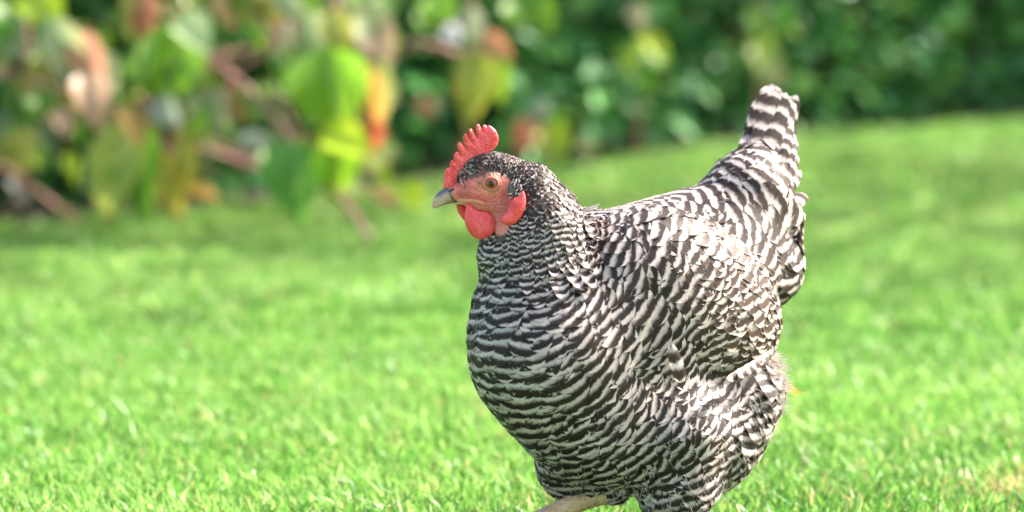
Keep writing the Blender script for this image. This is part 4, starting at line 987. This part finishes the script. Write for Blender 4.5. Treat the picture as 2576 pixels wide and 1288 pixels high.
fleshy('wattle', [(462, 760), (500, 780), (530, 812), (580, 830), (640, 842), (688, 880), (706, 940), (697, 1000), (672, 1040), (620, 1066), (560, 1076), (505, 1045), (462, 990), (440, 920), (440, 860), (452, 805)], 0, 0.0042, 0.011, off=0.0115, lean=-0.10, matl=M_WATTLE)
fleshy('wattle', [(378, 790), (440, 790), (500, 830), (540, 900), (520, 960), (470, 960), (420, 905), (390, 860)], 0, 0.0036, 0.009, off=-0.008, lean=0.1, matl=M_WATTLE)
EAR = [(845, 712), (895, 690), (932, 640), (952, 690), (958, 750), (942, 820), (912, 880), (872, 922), (822, 942), (772, 932), (733, 905), (742, 875), (775, 845), (805, 800), (822, 745)]
def surf_off(q):
    p = H(*Z1(*q), HD); p = p - ((p - HDC) @ HN) * HN; t = 0.05
    for _ in range(60): t -= float(sdf_body((p + HN * t)[None])[0]) * .8
    return t
eo = max(surf_off((850, 850)), surf_off((920, 780))); fleshy('earlobe', EAR, 0, 0.0044, 0.007, off=eo + .0015, lean=0.05, matl=M_WATTLE)
fleshy('earlobe', EAR, 0, 0.0042, 0.006, off=-eo - .001, lean=-0.05)
M_EAR = make_bark_mat('grey_ear_tuft', (0.04, 0.037, 0.036), (0.20, 0.17, 0.16), 700.0, 0.8)
EART = [(820, 585), (860, 570), (905, 590), (930, 630), (925, 670), (890, 690), (850, 700), (815, 690), (805, 640)]
for sgn in (1, -1): fleshy('ear_tuft', EART, 0, 0.0042, 0.007, off=(surf_off((865, 635)) - .0005) * sgn, matl=M_EAR)

# ---- beak
def make_beak_mat():
    m, n, l, b = mat('horn_beak')
    a = attrn(n, 'col').outputs['Color']; geo = n.new('ShaderNodeNewGeometry')
    nz = N(n, 'ShaderNodeTexNoise', Scale=500.0, Detail=3.0); l.new(geo.outputs['Position'], nz.inputs['Vector'])
    hv = N(n, 'ShaderNodeHueSaturation'); l.new(a, hv.inputs['Color']); v = mathn(n, l, 'MULTIPLY_ADD', nz.outputs[0], .8); v.node.inputs[2].default_value = .6; l.new(v, hv.inputs['Value'])
    l.new(hv.outputs[0], b.inputs['Base Color']); b.inputs['Roughness'].default_value = .4
    return m
M_BEAK = make_beak_mat()
def beak_part(name, top, bot, wid, colf, parent):
    """loft between top and bottom outline (zoom coords), elliptical sections"""
    m = len(top); K = 14; V = []
    th = np.arange(K) / K * 2 * math.pi
    for k in range(m):
        a = H(*Z1(*top[k]), HD); b = H(*Z1(*bot[k]), HD); c = (a + b) / 2; hv = (a - b) / 2
        for t in th: V.append(c + hv * math.cos(t) + HN * (wid[k] * MM * math.copysign(abs(math.sin(t)) ** .85, math.sin(t))))
    V = np.array(V); i, j = np.meshgrid(np.arange(m - 1), np.arange(K), indexing='ij')
    Qd = np.stack([i * K + j, i * K + (j + 1) % K, (i + 1) * K + (j + 1) % K, (i + 1) * K + j], -1).reshape(-1, 4)
    me = mesh_np(name, V - HEN, Qd); u, v = face_uv(V); attr(me, 'col', np.array([colf((a - 1037.7) / .2931, (b - 283) / .2931) for a, b in zip(u, v)]))
    return obj(name, me, M_BEAK, parent)
def dens(a, n=18): return spline(np.array([(x, y, 0) for x, y in a], float), n)[:, :2]
def cu_(x, y):
    c = np.array([0.52, 0.31, 0.19]) if x > 330 else np.array([0.50, 0.31, 0.25])
    if 190 < x < 330 and y < 715 + (x - 190) * -0.25 + 10: c = np.array([0.12, 0.10, 0.12])
    if 330 < x < 400 and 715 < y < 755: c = np.array([0.10, 0.07, 0.05])
    if x > 390 and y > 700: c = np.array([0.62, 0.36, 0.12])
    return c
beak = beak_part('beak', dens([(166, 812), (178, 752), (215, 692), (262, 655), (320, 632), (385, 632), (430, 668), (500, 715)]), dens([(172, 824), (210, 820), (262, 796), (320, 768), (360, 757), (420, 752), (480, 750), (540, 745)]), np.interp(np.linspace(0, 1, 18), [0, .1, .5, 1], [.5, 2.4, 6.5, 10.5]), cu_, hen)
def cl_(x, y):
    return np.array([0.60, 0.40, 0.14]) if x > 430 else (np.array([0.09, 0.06, 0.05]) if x < 385 and y < 772 else np.array([0.46, 0.34, 0.18]))
beak_part('lower_beak', dens([(262, 792), (330, 768), (400, 752), (500, 746), (605, 758)]), dens([(268, 796), (345, 786), (420, 790), (520, 790), (612, 772)]), np.interp(np.linspace(0, 1, 18), [0, .3, 1], [.6, 5.5, 15.5]), cl_, beak)
def on_face(q, sgn):
    p = H(*Z1(*q), HD); p = p - ((p - HDC) @ HN) * HN; return to_surface(p, HN * sgn)
def to_surface(p, d):
    t = 0.03
    for _ in range(60): t -= float(sdf_body((p + d * t)[None])[0]) * .8
    return p + d * t
for sgn in (1, -1):
    for off, rr, cc in ((0, 1.0, (.66, .28, .17)), (15, 1.2, (.60, .17, .12))):
        pts = spline(np.array([on_face(q, sgn) for q in [(385, 745 + off), (440, 742 + off), (500, 738 + off), (560, 748 + off), (606, 768 + off * .4)]]), 14)
        V, Q, T = tube(pts, np.interp(np.linspace(0, 1, 14), [0, .5, 1], [1.3, 1.2, 1.0]) * rr * MM, 8)
        me = mesh_np('gape', V - HEN, Q, True, T); attr(me, 'col', np.tile(np.array(cc), (len(V), 1))); obj('gape', me, M_BEAK, beak)
for sgn in (1, -1):
    c = H(*Z1(345, 655), HD) + HN * (sgn * 6.4 * MM); V, Q, T = tube(np.array([c + HEADR[:, 0] * 4 * MM - UV_ * 1.6 * MM, c, c - HEADR[:, 0] * 4 * MM + UV_ * 1.6 * MM]), [.0007, .0012, .0007], 8)
    me = mesh_np('nostril', V - HEN, Q, True, T); attr(me, 'col', np.tile(np.array([.03, .02, .02]), (len(V), 1))); obj('nostril', me, M_BEAK, beak)

# ---- eyes
def simple_mat(name, c, rough, coat=0.0):
    m, n, l, b = mat(name); geo = n.new('ShaderNodeNewGeometry'); nz = N(n, 'ShaderNodeTexNoise', Scale=600.0); l.new(geo.outputs['Position'], nz.inputs['Vector'])
    r = ramp(n, [(0.3, tuple(x * .75 for x in c)), (0.7, tuple(min(1, x * 1.2) for x in c))]); l.new(nz.outputs[0], r.inputs[0]); l.new(r.outputs[0], b.inputs['Base Color'])
    b.inputs['Roughness'].default_value = rough; b.inputs['Coat Weight'].default_value = coat; b.inputs['Coat Roughness'].default_value = 0.03
    return m
M_IRIS = simple_mat('orange_iris', (0.30, 0.058, 0.009), 0.3, 0.3); M_PUPIL = simple_mat('black_pupil', (0.004, 0.003, 0.003), 0.12, 0.2); M_LID = make_skin_mat('eyelid_skin', (0.46, 0.14, 0.10), (0.60, 0.22, 0.15), 900, .1, .45, .3)
def cap(c, axis_, r0, rad, hgt, n=28, m=7):
    a = norm(np.cross(axis_, UV_)); b = np.cross(a, axis_); V = [c + axis_ * hgt]
    for k in range(1, m + 1):
        f_ = k / m
        for t in np.arange(n) / n * 2 * math.pi: V.append(c + (a * math.cos(t) + b * math.sin(t)) * rad * f_ + axis_ * hgt * math.sqrt(max(0, 1 - (f_ * .97) ** 2)))
    V = np.array(V); j = np.arange(n); T = np.stack([0 * j, 1 + j, 1 + (j + 1) % n], -1)
    Q = np.concatenate([np.stack([1 + (k - 1) * n + j, 1 + k * n + j, 1 + k * n + (j + 1) % n, 1 + (k - 1) * n + (j + 1) % n], -1) for k in range(1, m)])
    return V, Q, T
E0 = H(*Z1(665, 592), HD)
def to_surface(p, d):
    t = 0.03
    for _ in range(60): t -= float(sdf_body((p + d * t)[None])[0]) * .8
    return p + d * t
for sgn in (1, -1):
    ax_ = norm(HN * sgn + np.array([-0.10, 0, 0.05])); e0 = E0 if sgn > 0 else E0 - 2 * ((E0 - HDC) @ HN) * HN
    c = to_surface(e0 - HN * sgn * ((e0 - HDC) @ HN), HN * sgn) - ax_ * .0012
    V, Q, T = cap(c, ax_, 0, 5.9 * MM, 3.1 * MM); eye = obj('eye', mesh_np('eye', V - HEN, Q, True, T), M_IRIS, hen)
    V, Q, T = cap(c + ax_ * 0.0012, ax_, 0, 3.5 * MM, 2.5 * MM); obj('pupil', mesh_np('pupil', V - HEN, Q, True, T), M_PUPIL, eye)
    a = norm(np.cross(ax_, UV_)); b = np.cross(a, ax_)
    for rr, tr, nm in ((6.3, 1.2, 'eyelid'), (8.2, 0.9, 'eyelid')):
        th = np.arange(41) / 40 * 2 * math.pi; ring = c + (a * np.cos(th)[:, None] * rr * 1.08 + b * np.sin(th)[:, None] * rr * .92) * MM + ax_ * (.0009 if rr < 8 else -.0004)
        V, Q, T = tube(ring, np.full(41, tr * MM), 8, False); obj(nm, mesh_np(nm, V - HEN, Q), M_LID, eye)

# ---- legs
M_LEG = make_skin_mat('yellow_leg_scale', (0.44, 0.26, 0.13), (0.66, 0.45, 0.26), 260, .1, .45, 1.0)
M_CLAW = simple_mat('horn_claw', (0.25, 0.18, 0.12), .4)
def leg(hock, ankle, toes, top):
    pts = np.array([top, hock, hock * .7 + ankle * .3, hock * .3 + ankle * .7, ankle]); ls_ = np.linspace(0, 1, 110); V, Q, T = tube(spline(pts, 110), np.interp(ls_, [0, .22, .32, .6, 1], [.013, .0135, .012, .0095, .0095]) * (1 + .07 * (1 - (ls_ * 22) % 1)), 14)
    o = obj('leg', mesh_np('leg', V - HEN, Q, True, T), M_LEG, hen)
    for k, tp in enumerate(toes):
        tp = [np.asarray(q) for q in tp]; V, Q, T = tube(spline(np.array([ankle] + tp), 10), np.linspace(.0075, .0045, 10), 8); obj('toe', mesh_np('toe', V - HEN, Q, True, T), M_LEG, o)
        d = norm(tp[-1] - tp[-2]); cl = spline(np.array([tp[-1] - d * .002, tp[-1] + d * .007 + UV_ * .001, tp[-1] + d * .014 - UV_ * .005]), 6)
        V, Q, T = tube(cl, np.linspace(.0036, .0006, 6), 6); obj('claw', mesh_np('claw', V - HEN, Q, True, T), M_CLAW, o)
hk = LEG_L[2]; an = np.array([hk[0] - .012, hk[1] - .012, .012])
def fan(an, f, l, lens, z):
    out = []
    for ang, Ln in lens:
        d = f * math.cos(ang) + l * math.sin(ang); out.append([an + d * Ln * .5 + UV_ * .006 + UV_ * (z * .3), np.r_[(an + d * Ln)[:2], an[2] - .004 + z]])
    return out
leg(hk, an, fan(an, FV, LV_, [(0, .065), (.55, .055), (-.55, .055), (math.pi, .028)], 0), LEG_L[1])
hk = LEG_R[2]; an = H(1285, 1342, -.05)
leg(hk, an, [[an + FV * .02 - UV_ * .012, an + FV * .032 - UV_ * .045], [an + FV * .016 + LV_ * .012 - UV_ * .012, an + FV * .022 + LV_ * .022 - UV_ * .042], [an + FV * .016 - LV_ * .012 - UV_ * .012, an + FV * .022 - LV_ * .022 - UV_ * .042], [an - FV * .012 - UV_ * .01, an - FV * .012 - UV_ * .028]], LEG_R[1] + UV_ * .0)
